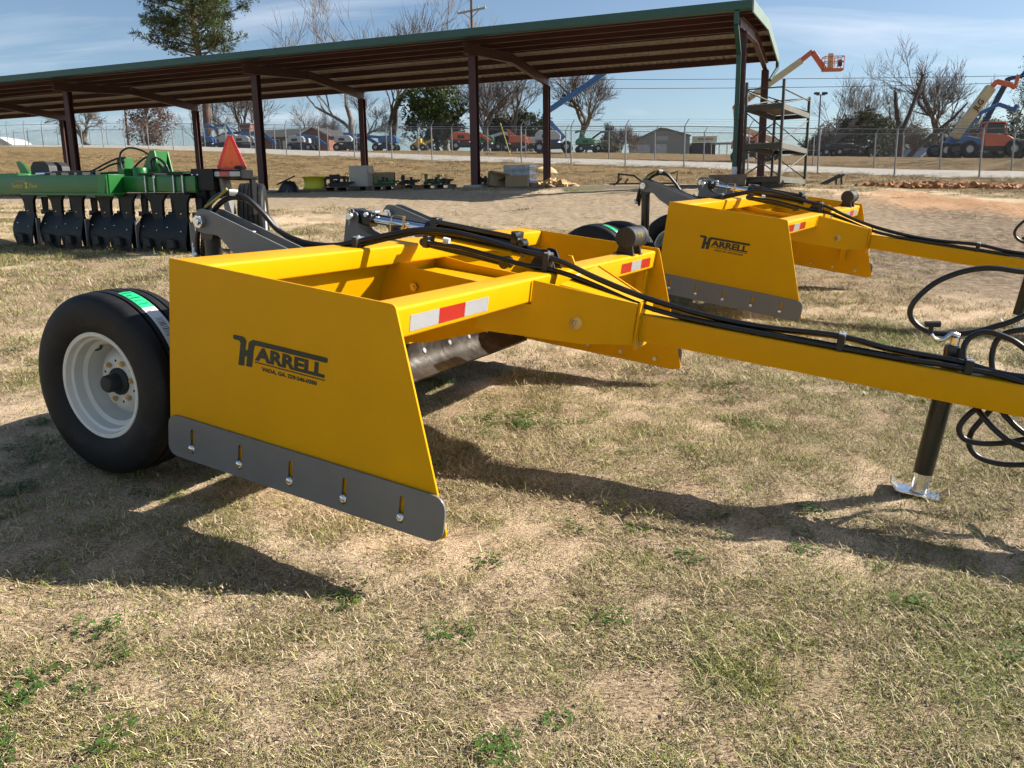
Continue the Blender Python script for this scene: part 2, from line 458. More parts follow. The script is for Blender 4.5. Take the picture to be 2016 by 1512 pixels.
quads = np.stack([idx[:-1, :-1], idx[:-1, 1:], idx[1:, 1:], idx[1:, :-1]], -1).reshape(-1, 4)
me.vertices.add(len(verts)); me.vertices.foreach_set('co', verts.ravel())
me.loops.add(quads.size); me.loops.foreach_set('vertex_index', quads.ravel())
me.polygons.add(len(quads)); me.polygons.foreach_set('loop_start', np.arange(0, quads.size, 4)); me.polygons.foreach_set('loop_total', np.full(len(quads), 4))
me.polygons.foreach_set('use_smooth', np.ones(len(quads), bool))
me.update(); me.validate()
for k in ('track', 'clay', 'bank', 'sand', 'green', 'under', 'mud'):
    a = me.attributes.new(k, 'FLOAT', 'POINT'); a.data.foreach_set('value', zn[k].ravel().astype(np.float32))
def ground_mat():
    m, nt, b = new_mat('ground_soil_and_thatch'); N, L = nt.nodes, nt.links
    geo = N.new('ShaderNodeNewGeometry')
    def nz(scale, detail=6, rough=0.65, vec=None):
        n = N.new('ShaderNodeTexNoise'); n.inputs['Scale'].default_value = scale; n.inputs['Detail'].default_value = detail; n.inputs['Roughness'].default_value = rough
        L.new(vec or geo.outputs['Position'], n.inputs['Vector']); return n.outputs['Fac']
    def ramp(src, stops):
        r = N.new('ShaderNodeValToRGB'); e = r.color_ramp.elements
        e[0].position, e[0].color = stops[0][0], (*stops[0][1], 1); e[1].position, e[1].color = stops[-1][0], (*stops[-1][1], 1)
        for p, c in stops[1:-1]: q = e.new(p); q.color = (*c, 1)
        L.new(src, r.inputs[0]); return r.outputs['Color']
    def attr(n):
        a = N.new('ShaderNodeAttribute'); a.attribute_name = n; return a.outputs['Fac']
    def mix(f, a, b_):
        x = N.new('ShaderNodeMixRGB'); L.new(f, x.inputs['Fac']); L.new(a, x.inputs['Color1']); L.new(b_, x.inputs['Color2']); return x.outputs['Color']
    def mul(a, k):
        x = N.new('ShaderNodeMath'); x.operation = 'MULTIPLY'; L.new(a, x.inputs[0]); x.inputs[1].default_value = k; return x.outputs[0]
    fine = nz(130, 6, 0.75); mid = nz(9, 6); big = nz(1.3, 5)
    mp = N.new('ShaderNodeMapping'); mp.inputs['Scale'].default_value = (1, 2.4, 1); mp.inputs['Rotation'].default_value = (0, 0, radians(20)); L.new(geo.outputs['Position'], mp.inputs[0])
    streak = nz(60, 7, 0.75, mp.outputs[0])
    thatch = ramp(streak, [(0.37, (0.050, 0.033, 0.019)), (0.50, (0.38, 0.270, 0.165)), (0.65, (0.70, 0.54, 0.36))])
    sand = ramp(fine, [(0.36, (0.22, 0.145, 0.088)), (0.5, (0.58, 0.425, 0.275)), (0.64, (0.78, 0.61, 0.43))])
    green = ramp(streak, [(0.3, (0.050, 0.066, 0.018)), (0.55, (0.15, 0.165, 0.050)), (0.75, (0.30, 0.26, 0.11))])
    dirt = ramp(mid, [(0.3, (0.19, 0.14, 0.088)), (0.5, (0.35, 0.265, 0.172)), (0.7, (0.48, 0.375, 0.255))])
    mud = ramp(mid, [(0.3, (0.060, 0.042, 0.028)), (0.5, (0.17, 0.12, 0.078)), (0.72, (0.36, 0.27, 0.18))])
    clay = ramp(mid, [(0.3, (0.20, 0.085, 0.035)), (0.5, (0.42, 0.19, 0.075)), (0.7, (0.52, 0.29, 0.14))])
    bank = ramp(nz(3.2, 8, 0.75), [(0.30, (0.075, 0.048, 0.022)), (0.5, (0.20, 0.133, 0.060)), (0.72, (0.36, 0.255, 0.12))])
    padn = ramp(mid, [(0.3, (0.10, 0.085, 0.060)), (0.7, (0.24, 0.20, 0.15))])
    c = mix(attr('green'), thatch, green)
    sa = N.new('ShaderNodeMath'); sa.operation = 'MULTIPLY_ADD'; L.new(nz(14, 6, 0.75), sa.inputs[0]); sa.inputs[1].default_value = 1.7; L.new(attr('sand'), sa.inputs[2])
    sb = N.new('ShaderNodeMapRange'); sb.inputs['From Min'].default_value = 1.02; sb.inputs['From Max'].default_value = 1.42; L.new(sa.outputs[0], sb.inputs['Value'])
    c = mix(sb.outputs[0], c, sand)
    c = mix(attr('bank'), c, bank)
    c = mix(attr('track'), c, dirt)
    c = mix(mul(attr('mud'), 0.8), c, mud)
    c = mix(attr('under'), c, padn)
    c = mix(mul(attr('clay'), 0.6), c, clay)
    L.new(c, b.inputs['Base Color']); b.inputs['Roughness'].default_value = 0.95; b.inputs['Specular IOR Level'].default_value = 0.15
    bp = N.new('ShaderNodeBump'); bp.inputs['Strength'].default_value = 0.8; bp.inputs['Distance'].default_value = 0.012
    ad = N.new('ShaderNodeMath'); ad.operation = 'ADD'; L.new(fine, ad.inputs[0]); L.new(streak, ad.inputs[1]); L.new(ad.outputs[0], bp.inputs['Height']); L.new(bp.outputs[0], b.inputs['Normal'])
    return m
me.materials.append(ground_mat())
ground = link(bpy.data.objects.new('ground', me)); tag(ground, kind='structure')

# road beyond the yard fence
mb = MB(); prev = None
rows = []
ts = np.arange(-40, 140, 1.0)
cols = np.linspace(0.7, 5.2, 8)
for t in ts:
    for n in cols:
        p = F_A + F_D * t + F_N * n; rows.append((p[0], p[1]))
rows = np.array(rows); rzv = gz_arr(rows[:, 0], rows[:, 1])
K = len(cols)
# the roadbed is level across, cut into the slope with its near shoulder raised on fill
rz2 = rzv.reshape(-1, K); ctr = rz2[:, K // 2]
zz = rz2 * 0.0 + ctr[:, None] + (cols[None, :] - cols[K // 2]) * 0.085
mx = (rz2 - zz).max(axis=1) + 0.05
zz = zz + np.maximum(mx, 0.05)[:, None]
vv = np.concatenate([rows, zz.reshape(-1, 1)], 1)
ff = [(i * K + k, i * K + k + 1, (i + 1) * K + k + 1, (i + 1) * K + k) for i in range(len(ts) - 1) for k in range(K - 1)]
mb.add(vv.tolist(), ff)
# shoulders down into the ground
for edge, sgn in ((0, -1), (K - 1, 1)):
    ring = []
    for i, t in enumerate(ts):
        a = vv[i * K + edge]; ring.append(a); q = F_A + F_D * t + F_N * (cols[edge] + sgn * 0.8); ring.append((q[0], q[1], gz(q[0], q[1]) - 0.05))
    mb.add([tuple(r) for r in ring], [(2 * i, 2 * i + 1, 2 * i + 3, 2 * i + 2) if sgn < 0 else (2 * i, 2 * i + 2, 2 * i + 3, 2 * i + 1) for i in range(len(ts) - 1)])
road = mb.build('road', mat('pale_gravel_road', (0.36, 0.325, 0.275), 0.9, 0, 0.15, 2.0, 0.4, 20, coords='Object'), smooth=0); tag(road, kind='structure')
# ------------------------------------------------------------------ yellow box scrapers
R1 = np.array([[0.890615, 0.439293, 0.117587], [-0.433535, 0.898246, -0.072124], [-0.137306, 0.013257, 0.99044]])
T1 = np.array([-1.347158, 3.127335, -0.866987 + CAMZ])
R2 = np.array([[0.832964, 0.541671, 0.112973], [-0.529788, 0.839647, -0.119655], [-0.159671, 0.039816, 0.986367]])
T2 = np.array([1.264954, 7.183823, -0.65191 + CAMZ])
def mw(R, T): return frame_matrix(T, R[:, 0], R[:, 1], R[:, 2])
def mpt(u, v, y):
    """point of the first scraper's own frame on its plane y"""
    o = R1.T @ (np.array([0, 0, CAMZ]) - T1); d = R1.T @ ray(u, v); k = (y - o[1]) / d[1]
    return Vector(o + k * d)
WB = 3.048
root1 = thing('box_scraper', 'large yellow box scraper nearest the camera, tongue reaching to the right edge', 'scraper', mw=mw(R1, T1), group='yellow box scrapers')
Y, GR, BK = MT['yellow'], MT['grey'], MT['black']

# --- side plates, grey skid plates, bolts
pl = roundpoly([(0, .719), (.998, .719), (1.268, -.035), (1.20, -.047), (0, -.047)], [.008, .022, .06, .02, .05])
for y0 in (0.0, WB - .010):
    MB().prism(pl, (0, y0, 0), (1, 0, 0), (0, 0, 1), (0, .010, 0)).build('side_plate', Y, root1, smooth=30, bevel=.0012)
BX = [.126 + .2397 * i for i in range(5)]
sk = roundpoly([(0, .116), (1.185, .116), (1.262, .07), (1.262, -.052), (0, -.052)], [.045, .06, .03, .055, .055], 6)
def slot(cx, z0, z1, r):
    return [(cx + r * cos(a), z1 + r * sin(a)) for a in np.linspace(0, pi, 7)] + [(cx + r * cos(a), z0 + r * sin(a)) for a in np.linspace(pi, 2 * pi, 7)]
skm = curve_mesh('skid_plate', [roundpoly([(0.002, .116), (1.255, .116), (1.255, -.052), (0.002, -.052)], [.05, .06, .06, .05], 7)] + [list(reversed(slot(b + .002, -.012, .068, .0095))) for b in BX], .011, GR, .0012)
for yy in (-.0068, WB + .0068):
    put_mesh('skid_plate', skm, root1, frame_matrix((0, yy, 0), (1, 0, 0), (0, 0, 1), (0, -1, 0)))
head = MB().lathe([(.0, .010), (.006, .0095), (.011, .0075), (.0148, .004), (.0158, .0), (.0158, -.004), (.008, -.004)], (0, 0, 0), (0, -1, 0), 16).mesh('bolt', MT['zinc'], 60)
nut = MB().hexbolt((0, 0, 0), (0, -1, 0), .015, .012).mesh('bolt', MT['zincdull'], 30)
for b in BX:
    for me_, yy, ang in ((head, -.0123, 0), (nut, .0102, pi), (nut, WB - .0102, 0), (head, WB + .0123, pi)):
        o = bpy.data.objects.new('bolt', me_); link(o, root1); o.location = (b, yy, 0); o.rotation_euler = (0, random.uniform(0, 1), ang)

# --- cross beams
FX0, FX1, FZ0, FZ1 = .868, .983, .588, .700
MB().beam(((FX0 + FX1) / 2, .0115, (FZ0 + FZ1) / 2), ((FX0 + FX1) / 2, WB - .0115, (FZ0 + FZ1) / 2), FX1 - FX0, FZ1 - FZ0, .013).build('front_beam', Y, root1, smooth=30)
MB().beam((.082, .0115, .668), (.082, WB - .0115, .668), .160, .096, .013).build('rear_beam', Y, root1, smooth=30)
for yy in (.045, WB - .045):
    MB().box((.945, yy - .03, .10), (.957, yy + .03, .587)).box((.90, yy - .006 + (.024 if yy < 1 else -.024), .10), (.944, yy + .006 + (.024 if yy < 1 else -.024), .587)).build('corner_stiffener', Y, root1, bevel=.001)
# weld beads along beam ends
wb = MB()
wb.tube([(FX1 - .002, .0135, FZ0), (FX1 + .001, .013, (FZ0 + FZ1) / 2), (FX1 - .002, .0135, FZ1 - .01)], .004, 6)
wb2 = MB().tube([(.10, .0135, .619), (.16, .013, .625), (.163, .0135, .70)], .004, 6).build('weld_bead', Y, root1)
wb.build('weld_bead', Y, root1)

# --- mouldboard and cutting edge
prof = [(.110, .621), (.088, .52), (.055, .40), (.028, .28), (.014, .18), (.014, .085)]
def offs(p, t):
    out = []
    for i, q in enumerate(p):
        a = Vector(p[max(i - 1, 0)]); b = Vector(p[min(i + 1, len(p) - 1)]); d = (b - a).normalized(); n = Vector((d.y, -d.x))
        out.append((q[0] + n.x * t, q[1] + n.y * t))
    return out
poly = prof + list(reversed(offs(prof, .010)))
MB().prism(poly, (0, .0115, 0), (1, 0, 0), (0, 0, 1), (0, WB - .023, 0)).build('mouldboard', Y, root1, smooth=40)
cprof = [(.018, .115), (.022, .06), (.040, .015), (.080, -.02), (.147, -.050)]
cpoly = cprof + list(reversed(offs(cprof, .014)))
for a, b in ((.013, 1.0), (1.004, 2.03), (2.034, WB - .013)):
    o = MB().prism(cpoly, (.004, a, 0), (1, 0, 0), (0, 0, 1), (0, b - a, 0)).build('cutting_edge', MT['steel'], root1, smooth=40)
    k = a + .09
    while k < b - .05:
        MB().lathe([(0, .003), (.014, .003), (.017, 0)], (.032, k, .052), (.9, 0, .35), 12).build('plow_bolt', MT['zincdull'], o); k += .245
# back ribs of the mouldboard
for yy in (.5, 1.0, 2.05, 2.55):
    MB().prism([(-.012, .55), (-.03, .15), (-.12, .30), (-.06, .60), (.0, .619)], (0, yy, 0), (1, 0, 0), (0, 0, 1), (0, .012, 0)).build('rib', Y, root1)

# --- centre frame inside the box
for yy in (1.290, 1.746):
    MB().prism([(.165, .63), (.30, .615), (.866, .60), (.866, .44), (.35, .25), (.02, .20), (.05, .42), (.10, .60)], (0, yy, 0), (1, 0, 0), (0, 0, 1), (0, .012, 0)).build('inner_plate', Y, root1, bevel=.001)
MB().box((.14, 1.303, .555), (.86, 1.745, .567)).build('inner_cover', Y, root1, bevel=.001)
MB().hexbolt((.27, 1.289, .525), (0, -1, 0), .021, .018).build('bolt', MT['brass'], root1)
MB().box((.866 - .02, 1.2, .45), (.866, 1.85, .588)).build('crossmember', Y, root1)

# --- tongue and its splayed gussets
TY0, TY1, TZ0, TZ1 = 1.460, 1.588, .440, .565
MB().beam((1.0, 1.524, .5025), (3.75, 1.524, .5025), TY1 - TY0, TZ1 - TZ0, .011).build('tongue', Y, root1, smooth=30)
for sgn in (1, -1):
    mirror = (lambda y: y) if sgn == 1 else (lambda y: WB - y)
    p0, p1 = Vector((.80, mirror(.955), 0)), Vector((1.385, mirror(1.440), 0))
    d = (p1 - p0).normalized(); n = Vector((-d.y, d.x, 0)) * .012 * (-1 if sgn == 1 else 1)
    MB().prism([(0, .46), (0, .586), (.242, .586), (.242, .694), (.748, .618), (.748, .425), (.50, .415)], p0, d, (0, 0, 1), n).build('tongue_gusset', Y, root1, bevel=.0015)
    q = p0 + d * .46 + Vector((0, 0, .512)) + n
    bo = MB(); bo.lathe([(.028, 0), (.028, .004), (.012, .004)], q, n, 16); bo.hexbolt(q, n, .021, .018); bo.build('bolt', MT['brass'], root1)
MB().add([(1.075, 1.205, .678), (.985, 1.925, .690), (1.38, 1.605, .612), (1.38, 1.443, .612), (1.075, 1.205, .668), (.985, 1.925, .680), (1.38, 1.605, .602), (1.38, 1.443, .602)],
         [(3, 2, 1, 0), (4, 5, 6, 7), (0, 1, 5, 4), (1, 2, 6, 5), (2, 3, 7, 6), (3, 0, 4, 7)]).build('tongue_cover', Y, root1, bevel=.001)
cm = curve_mesh('tongue_collar', [rrect(.205, .225, .03, 5, 1.524, .512)], .012, Y, .001)
put_mesh('tongue_collar', cm, root1, frame_matrix((1.392, 0, 0), (0, 1, 0), (0, 0, 1), (1, 0, 0)))
# lift lug on the beam and serial plate
MB().prism([(0, 0), (.09, 0), (.055, .06), (.035, .06)], (.90, 1.62, .70), (1, 0, 0), (0, 0, 1), (0, .012, 0)).build('lug', Y, root1)
MB().box((.9836, 1.63, .600), (.9844, 1.715, .672)).build('serial_plate', MT['white'], root1, smooth=0)
put_mesh('serial_text', text_mesh('serial_text', 'MODEL\nSERIAL', .016, MT['print']), root1, frame_matrix((.9850, 1.638, .652), (0, 1, 0), (0, 0, 1), (1, 0, 0)))
# hitch clevis beyond the frame
for zz in (.455, .55):
    MB().prism(roundpoly([(3.75, -.045), (3.92, -.045), (3.92, .045), (3.75, .045)], [0, .04, .04, 0]), (0, 1.524, zz - .008), (1, 0, 0), (0, 1, 0), (0, 0, .016)).build('hitch_clevis', BK, root1)

# --- jack
JX, JY = 2.70, 1.640
jk = MB().cyl((JX, JY, .075), (JX, JY, .630), .0405, 24).build('jack_tube', BK, root1)
MB().lathe([(.0, .648), (.03, .648), (.040, .644), (.0425, .632), (.0425, .615), (.0405, .615)], (JX, JY, 0), (0, 0, 1), 24).build('jack_cap', BK, jk)
ji = MB(); ji.tube([(JX, JY, .08), (JX, JY, -.012)], .034, 10); ji.build('jack_inner_leg', MT['zinc'], jk)
jf = MB(); t_ = .005
fp = [(-.115, .03), (-.085, 0), (.085, 0), (.115, .03), (.119, .027), (.087, -t_), (-.087, -t_), (-.119, .027)]
jf.prism(fp, (JX, JY - .055, -.014), (1, 0, 0), (0, 0, 1), (0, .11, 0)); jf.build('jack_foot', MT['zinc'], jk, smooth=20)
MB().box((JX - .06, TY1 + .0005, .46), (JX + .06, JY - .036, .55)).build('jack_bracket', BK, jk, bevel=.004)
cr = MB(); cr.tube([(JX, JY, .648), (JX, JY, .680)], .024, 12)
cr.tube(smooth_path([(JX, JY, .690), (JX - .03, JY - .02, .694), (JX - .055, JY - .03, .667), (JX - .085, JY - .045, .664), (JX - .105, JY - .05, .682)], 5), .009, 10)
cr.build('crank_arm', MT['zinc'], jk)
MB().cyl((JX - .107, JY - .051, .687), (JX - .112, JY - .052, .722), .010, 10).cyl((JX - .135, JY - .06, .722), (JX - .080, JY - .045, .730), .013, 12).build('crank_grip', MT['matblack'], jk)

# --- grey rear arms, lift cylinders
armp = roundpoly([(-.605, .775), (-.575, .815), (-.52, .815), (-.02, .700), (.0, .640), (-.03, .50), (-.16, .56), (-.38, .655), (-.45, .705), (-.59, .705)], [.045, .04, .03, .01, 0, .02, .03, .08, .05, .05], 5)
for ya in (.750, 2.300):
    for dy in (-.055, .045):
        MB().prism(armp, (0, ya + dy, 0), (1, 0, 0), (0, 0, 1), (0, .010, 0)).build('lift_arm_plate', GR, root1, bevel=.0012)
    MB().cyl((-.555, ya - .062, .757), (-.555, ya + .062, .757), .016, 16).build('arm_pin', MT['zinc'], root1)
    MB().hexbolt((-.555, ya - .0555, .757), (0, -1, 0), .031, .024).build('bolt', MT['zinc'], root1)
    MB().box((-.36, ya - .0445, .70), (-.30, ya + .0445, .745)).build('arm_spacer', MT['zincdull'], root1, bevel=.006)
    c0, c1 = Vector((-.555, ya, .757)), Vector((-.47, ya, .16))
    cy = MB().tube([c0 + Vector((.012, 0, -.085)), c0.lerp(c1, .72)], .040, 20).build('lift_cylinder', BK, root1)
    MB().tube([c0.lerp(c1, .70), c1], .020, 14).build('cylinder_rod', MT['chrome'], cy)
    MB().tube([c0 + Vector((0, -.03, 0)), c0 + Vector((0, .03, 0))], .045, 18).box((-.59, ya - .028, .665), (-.51, ya + .028, .74)).build('cylinder_clevis', BK, cy, bevel=.005)
    MB().tube(smooth_path([(-.60, ya - .03, .60), (-.62, ya - .03, .59), (-.63, ya - .02, .62)], 4), .014, 10).build('cylinder_port', MT['zincdull'], cy)
# --- axle frame
AX, AZ = -.415, .128
axl = MB().beam((AX, .18, AZ), (AX, WB - .18, AZ), .09, .09, .01).build('axle', BK, root1)
for yy in (.80, 1.3, 1.75, 2.25):
    MB().prism([(-.46, .07), (-.37, .07), (-.035, .20), (-.035, .30), (-.40, .19), (-.46, .18)], (0, yy, 0), (1, 0, 0), (0, 0, 1), (0, .014, 0)).build('axle_arm', BK, axl)

# --- tilt cylinder on top with its grey bracket
brk = roundpoly([(-.275, .60), (-.262, .80), (-.235, .835), (-.19, .830), (-.185, .775), (-.155, .74), (-.06, .712), (.0, .700), (.0, .60)], [0, .03, .03, .03, .02, .04, .03, 0, 0])
for yy in (1.410, 1.512):
    MB().prism(brk, (0, yy, 0), (1, 0, 0), (0, 0, 1), (0, .010, 0)).build('cylinder_bracket', GR, root1, bevel=.0012)
cx = MB()
cx.beam((-.225, 1.466, .806), (-.120, 1.466, .800), .075, .075, .012); cx.cyl((-.225, 1.425, .806), (-.225, 1.508, .806), .040, 18)
tc_ = cx.build('tilt_cylinder_clevis', BK, root1)
pin = MB(); pin.cyl((-.225, 1.385, .806), (-.225, 1.545, .806), .016, 14); pin.lathe([(0, .012), (.018, .012), (.022, .004), (.022, 0)], (-.225, 1.390, .806), (0, -1, 0), 14)
ring = [(-.225 + .022 * cos(a), 1.395, .828 + .022 * sin(a)) for a in np.linspace(-.5, 3.9, 14)]
pin.tube(ring, .0022, 6); pin.tube([(-.225, 1.395, .85), (-.228, 1.393, .76)], .0022, 6); pin.build('clevis_pin', MT['zinc'], tc_)
MB().hexbolt((-.145, 1.428, .825), (0, -1, 0), .013, .012).cyl((-.118, 1.45, .838), (-.118, 1.49, .838), .014, 10).build('grease_fitting', MT['zinc'], tc_)
MB().cyl((-.120, 1.466, .800), (.235, 1.480, .795), .021, 18).build('tilt_rod', MT['chrome'], root1)
MB().beam((-.13, 1.505, .812), (.24, 1.515, .806), .030, .030, .004).build('depth_stop_bar', BK, root1)
MB().tube([(.075, 1.448, .74), (.075, 1.448, .845)], .007, 8).tube(smooth_path([(.075, 1.448, .842), (.02, 1.440, .842), (.005, 1.436, .825), (.003, 1.434, .745)], 4), .003, 6).build('stop_pin', MT['brass'], root1)
tb = MB(); tb.cyl((.215, 1.480, .795), (.735, 1.498, .775), .040, 24); tb.cyl((.205, 1.479, .795), (.245, 1.480, .794), .046, 24); tb.cyl((.70, 1.496, .777), (.75, 1.498, .775), .047, 24)
tcb = tb.build('tilt_cylinder', BK, root1)
MB().beam((.25, 1.455, .842), (.72, 1.470, .822), .022, .022, .004).build('tube_line', BK, tcb)
MB().box((.235, 1.44, .80), (.275, 1.50, .86)).build('valve_block', BK, tcb, bevel=.004)
MB().box((.69, 1.45, .79), (.73, 1.52, .852)).build('valve_block', BK, tcb, bevel=.004)
MB().cyl((.72, 1.42, .835), (.72, 1.475, .838), .016, 10).cyl((.755, 1.44, .80), (.755, 1.50, .80), .015, 10).build('hydraulic_fitting', BK, tcb)
lr = MB(); lr.cyl((.245, 1.380, .737), (.735, 1.400, .702), .020, 16); lr.ico((.243, 1.380, .738), .022, sub=2); lr.beam((.30, 1.380, .735), (.68, 1.396, .706), .030, .030, .004); lr.build('screw_jack', BK, root1)
MB().box((.255, 1.35, .715), (.285, 1.42, .775)).build('screw_jack_clamp', BK, root1, bevel=.003)
MB().cyl((.705, 1.375, .705), (.705, 1.43, .705), .030, 14).build('screw_jack_end', BK, root1)
sleeve = MB().cyl((.385, 1.335, .770), (.415, 1.342, .768), .0165, 14)
MB().prism(roundpoly([(0, 0), (.14, 0), (.10, .09), (.05, .09)], [0, 0, .03, .03]), (.80, 1.46, .70), (1, 0, 0), (0, 0, 1), (0, .012, 0)).prism(roundpoly([(0, 0), (.14, 0), (.10, .09), (.05, .09)], [0, 0, .03, .03]), (.80, 1.54, .70), (1, 0, 0), (0, 0, 1), (0, .012, 0)).build('cylinder_lug', BK, root1, bevel=.001)
MB().tube([(.745, 1.498, .775), (.85, 1.505, .765)], .018, 12).cyl((.85, 1.45, .765), (.85, 1.56, .765), .015, 12).build('rod_end', BK, tcb)

# --- reflective tape on the front beam
def tapes(root, near, far):
    for seq, y0 in ((near, .123), (far, 2.355)):
        for i, c in enumerate(seq):
            MB().box((FX1 + .0006, y0 + i * .1905, .609), (FX1 + .0016, y0 + (i + 1) * .1905 - .0008, .6655)).build('reflective_tape', MT['tape_red' if c == 'r' else 'tape_white'], root, smooth=0)

# --- document canister
cn = MB().lathe([(0, 0), (.058, 0), (.063, .004), (.063, .225), (.0, .225)], (.925, 2.53, .800), (0, 1, 0), 32).build('document_canister', MT['matblack'], root1, smooth=30)
MB().lathe([(.066, 0), (.066, .055), (.060, .062), (0, .062)], (.925, 2.735, .800), (0, 1, 0), 32).build('canister_lid', MT['matblack'], cn, smooth=30)
for yy in (2.555, 2.70):
    MB().prism([(-.055, 0), (.055, 0), (.04, .05), (.055, .09), (-.055, .09), (-.04, .05)], (.925, yy, .7042), (1, 0, 0), (0, 0, 1), (0, .025, 0)).box((.86, yy - .02, .7005), (.985, yy + .045, .7045)).build('canister_foot', MT['matblack'], cn, bevel=.002)
sq = MB()
for j in range(3):
    a0 = .35
    pth = [(.925 + .0642 * cos(a0 + .32 * sin(t * 2.2) * 1.0 + (t - 1.5) * .16), 2.595 + .03 * j + .010 * cos(t * 2.6), .800 + .0642 * sin(a0 + .32 * sin(t * 2.2) + (t - 1.5) * .16)) for t in np.linspace(0, 3, 16)]
    sq.tube(pth, .0022, 5)
sq.build('canister_print', MT['gold'], cn)

# --- hoses
def hose(pts, r=.0118, name='hose', dz=0.0, dy=0.0, par=None, n=6, seg=8, head=(), tail=()):
    P = []
    for u, v, y in pts:
        q = mpt(u, v, y); q.z += dz; q.y += dy
        if q.x > 1.45 and TY0 - .03 < q.y < TY1 + .03 and v < 780: q.z = max(q.z, TZ1 + r + .002 + max(0, dz))
        P.append(q)
    P = [Vector(h) for h in head] + P + [Vector(h) for h in tail]
    return MB().tube(smooth_path(P, seg), r, 9).build(name, MT['hose'], par or root1, smooth=60)
top = [(388, 505, .72), (390, 455, .72), (408, 408, .74), (440, 381, .76), (480, 387, .80), (518, 421, .84), (550, 455, .88), (600, 477, .92), (655, 483, .96), (705, 475, 1.0), (765, 462, 1.07), (830, 452, 1.15), (900, 458, 1.22), (970, 476, 1.28), (1030, 494, 1.32), (1076, 505, 1.35), (1120, 521, 1.38), (1170, 545, 1.42), (1250, 578, 1.47), (1330, 604, 1.50), (1420, 628, 1.50), (1520, 646, 1.50), (1650, 661, 1.50), (1760, 688, 1.505), (1880, 710, 1.51), (1960, 733, 1.52), (2040, 765, 1.53), (2140, 800, 1.54)]
hose(top, .0125)
hose([(u + (3 if u < 600 else 0), v + 9 * max(.3, min(1, (1100 - u) / 500)) if u < 1100 else v + 4, y - .004) for u, v, y in top], .0125, dy=.028)
low = [(842, 478, 1.36), (905, 487, 1.33), (975, 506, 1.335), (1030, 521, 1.345), (1076, 529, 1.35), (1120, 541, 1.38), (1170, 561, 1.42), (1250, 596, 1.475), (1330, 621, 1.49), (1420, 645, 1.475), (1520, 664, 1.47), (1650, 684, 1.475), (1760, 704, 1.48), (1880, 722, 1.485), (1990, 750, 1.49), (2120, 800, 1.50)]
hose(low, .0118)
hose([(u, v + 3, y) for u, v, y in low], .0118, dy=.03)
loops = [
 [(2090, 560, 1.72), (1990, 532, 1.70), (1920, 530, 1.68), (1850, 552, 1.66), (1803, 590, 1.65), (1792, 620, 1.65), (1812, 645, 1.65), (1850, 657, 1.66), (1910, 655, 1.68), (1980, 637, 1.70), (2090, 605, 1.73)],
 [(1897, 712, 1.56), (1898, 682, 1.58), (1914, 662, 1.59), (1945, 654, 1.60), (1990, 668, 1.60), (2070, 708, 1.60)],
 [(1955, 742, 1.66), (1953, 700, 1.68), (1966, 666, 1.69), (2000, 651, 1.70), (2070, 652, 1.70)],
 [(1950, 790, 1.60), (1912, 812, 1.58), (1889, 840, 1.57), (1896, 862, 1.57), (1925, 872, 1.57), (1975, 872, 1.58), (2070, 858, 1.60)],
 [(1965, 790, 1.62), (1940, 818, 1.63), (1912, 852, 1.63), (1910, 882, 1.63), (1935, 904, 1.63), (1990, 915, 1.63), (2070, 908, 1.63)],
 [(1915, 790, 1.60), (1935, 820, 1.55), (1965, 852, 1.53), (2000, 875, 1.53), (2080, 900, 1.54)],
 [(1965, 800, 1.58), (1985, 825, 1.56), (2020, 855, 1.55), (2080, 880, 1.55)]]
ends_up = [(3.30, 1.66, .74), (3.42, 1.60, .66), (3.52, 1.555, .60), (3.62, 1.54, .579)]; ends_low = [(3.24, 1.62, .36), (3.34, 1.61, .41), (3.45, 1.602, .46), (3.55, 1.600, .50)]
for i, l in enumerate(loops):
    j = .012 * i
    tl = [(x + j, y + .3 * j, z) for x, y, z in (ends_up if i < 3 else ends_low)]
    hose(l, .0118, tail=tl, head=[(x + .10, y + .02, z + .004) for x, y, z in reversed(ends_up)] if i == 0 else ())
MB().box((3.56, 1.47, .5656), (3.66, 1.578, .60)).build('coupler_block', BK, root1, bevel=.004)
# a wire-wound yellow line and the white tag on the pipe near the arm
MB().tube([mpt(404, 408, .73), mpt(430, 388, .74), mpt(447, 372, .75)], .007, 8).build('yellow_line', mat('olive_line', (0.30, 0.27, 0.05), 0.5), root1)
q0, q1 = mpt(452, 379, .768), mpt(468, 380, .79)
MB().cyl(q0, q1, .0155, 14).build('hose_tag', MT['white'], root1)
q0, q1 = mpt(907, 479, 1.30), mpt(917, 480, 1.30)
sleeve.build('hose_tag', MT['white'], root1)
# hose clamps
def clamp(p, name='hose_clamp', w=.03, h=.06, d=.07):
    c = MB().box((p[0] - w / 2, p[1] - d / 2, p[2]), (p[0] + w / 2, p[1] + d / 2, p[2] + h)).build(name, MT['matblack'], root1, bevel=.005)
    MB().box((p[0] - w / 2 + .002, p[1] - d / 2 + .01, p[2] + h + .0005), (p[0] + w / 2 - .002, p[1] + d / 2 - .01, p[2] + h + .004)).hexbolt((p[0], p[1], p[2] + h + .004), (0, 0, 1), .007, .005).build('clamp_plate', MT['zincdull'], c)
k1 = mpt(705, 480, 1.01); clamp((k1.x, k1.y, .7155), d=.075, h=.046)
k2 = mpt(1076, 520, 1.355); clamp((k2.x, k2.y + .01, k2.z - .035), h=.085)
MB().box((k2.x - .02, k2.y - .01, .7005), (k2.x + .02, k2.y + .03, k2.z - .0345)).build('clamp_stand', Y, root1)
k3 = mpt(1652, 690, 1.49); clamp((k3.x, 1.502, .5655), h=.070, d=.09)
k4 = mpt(1888, 730, 1.49); clamp((k4.x + .03, 1.51, .5655), h=.055, d=.09)

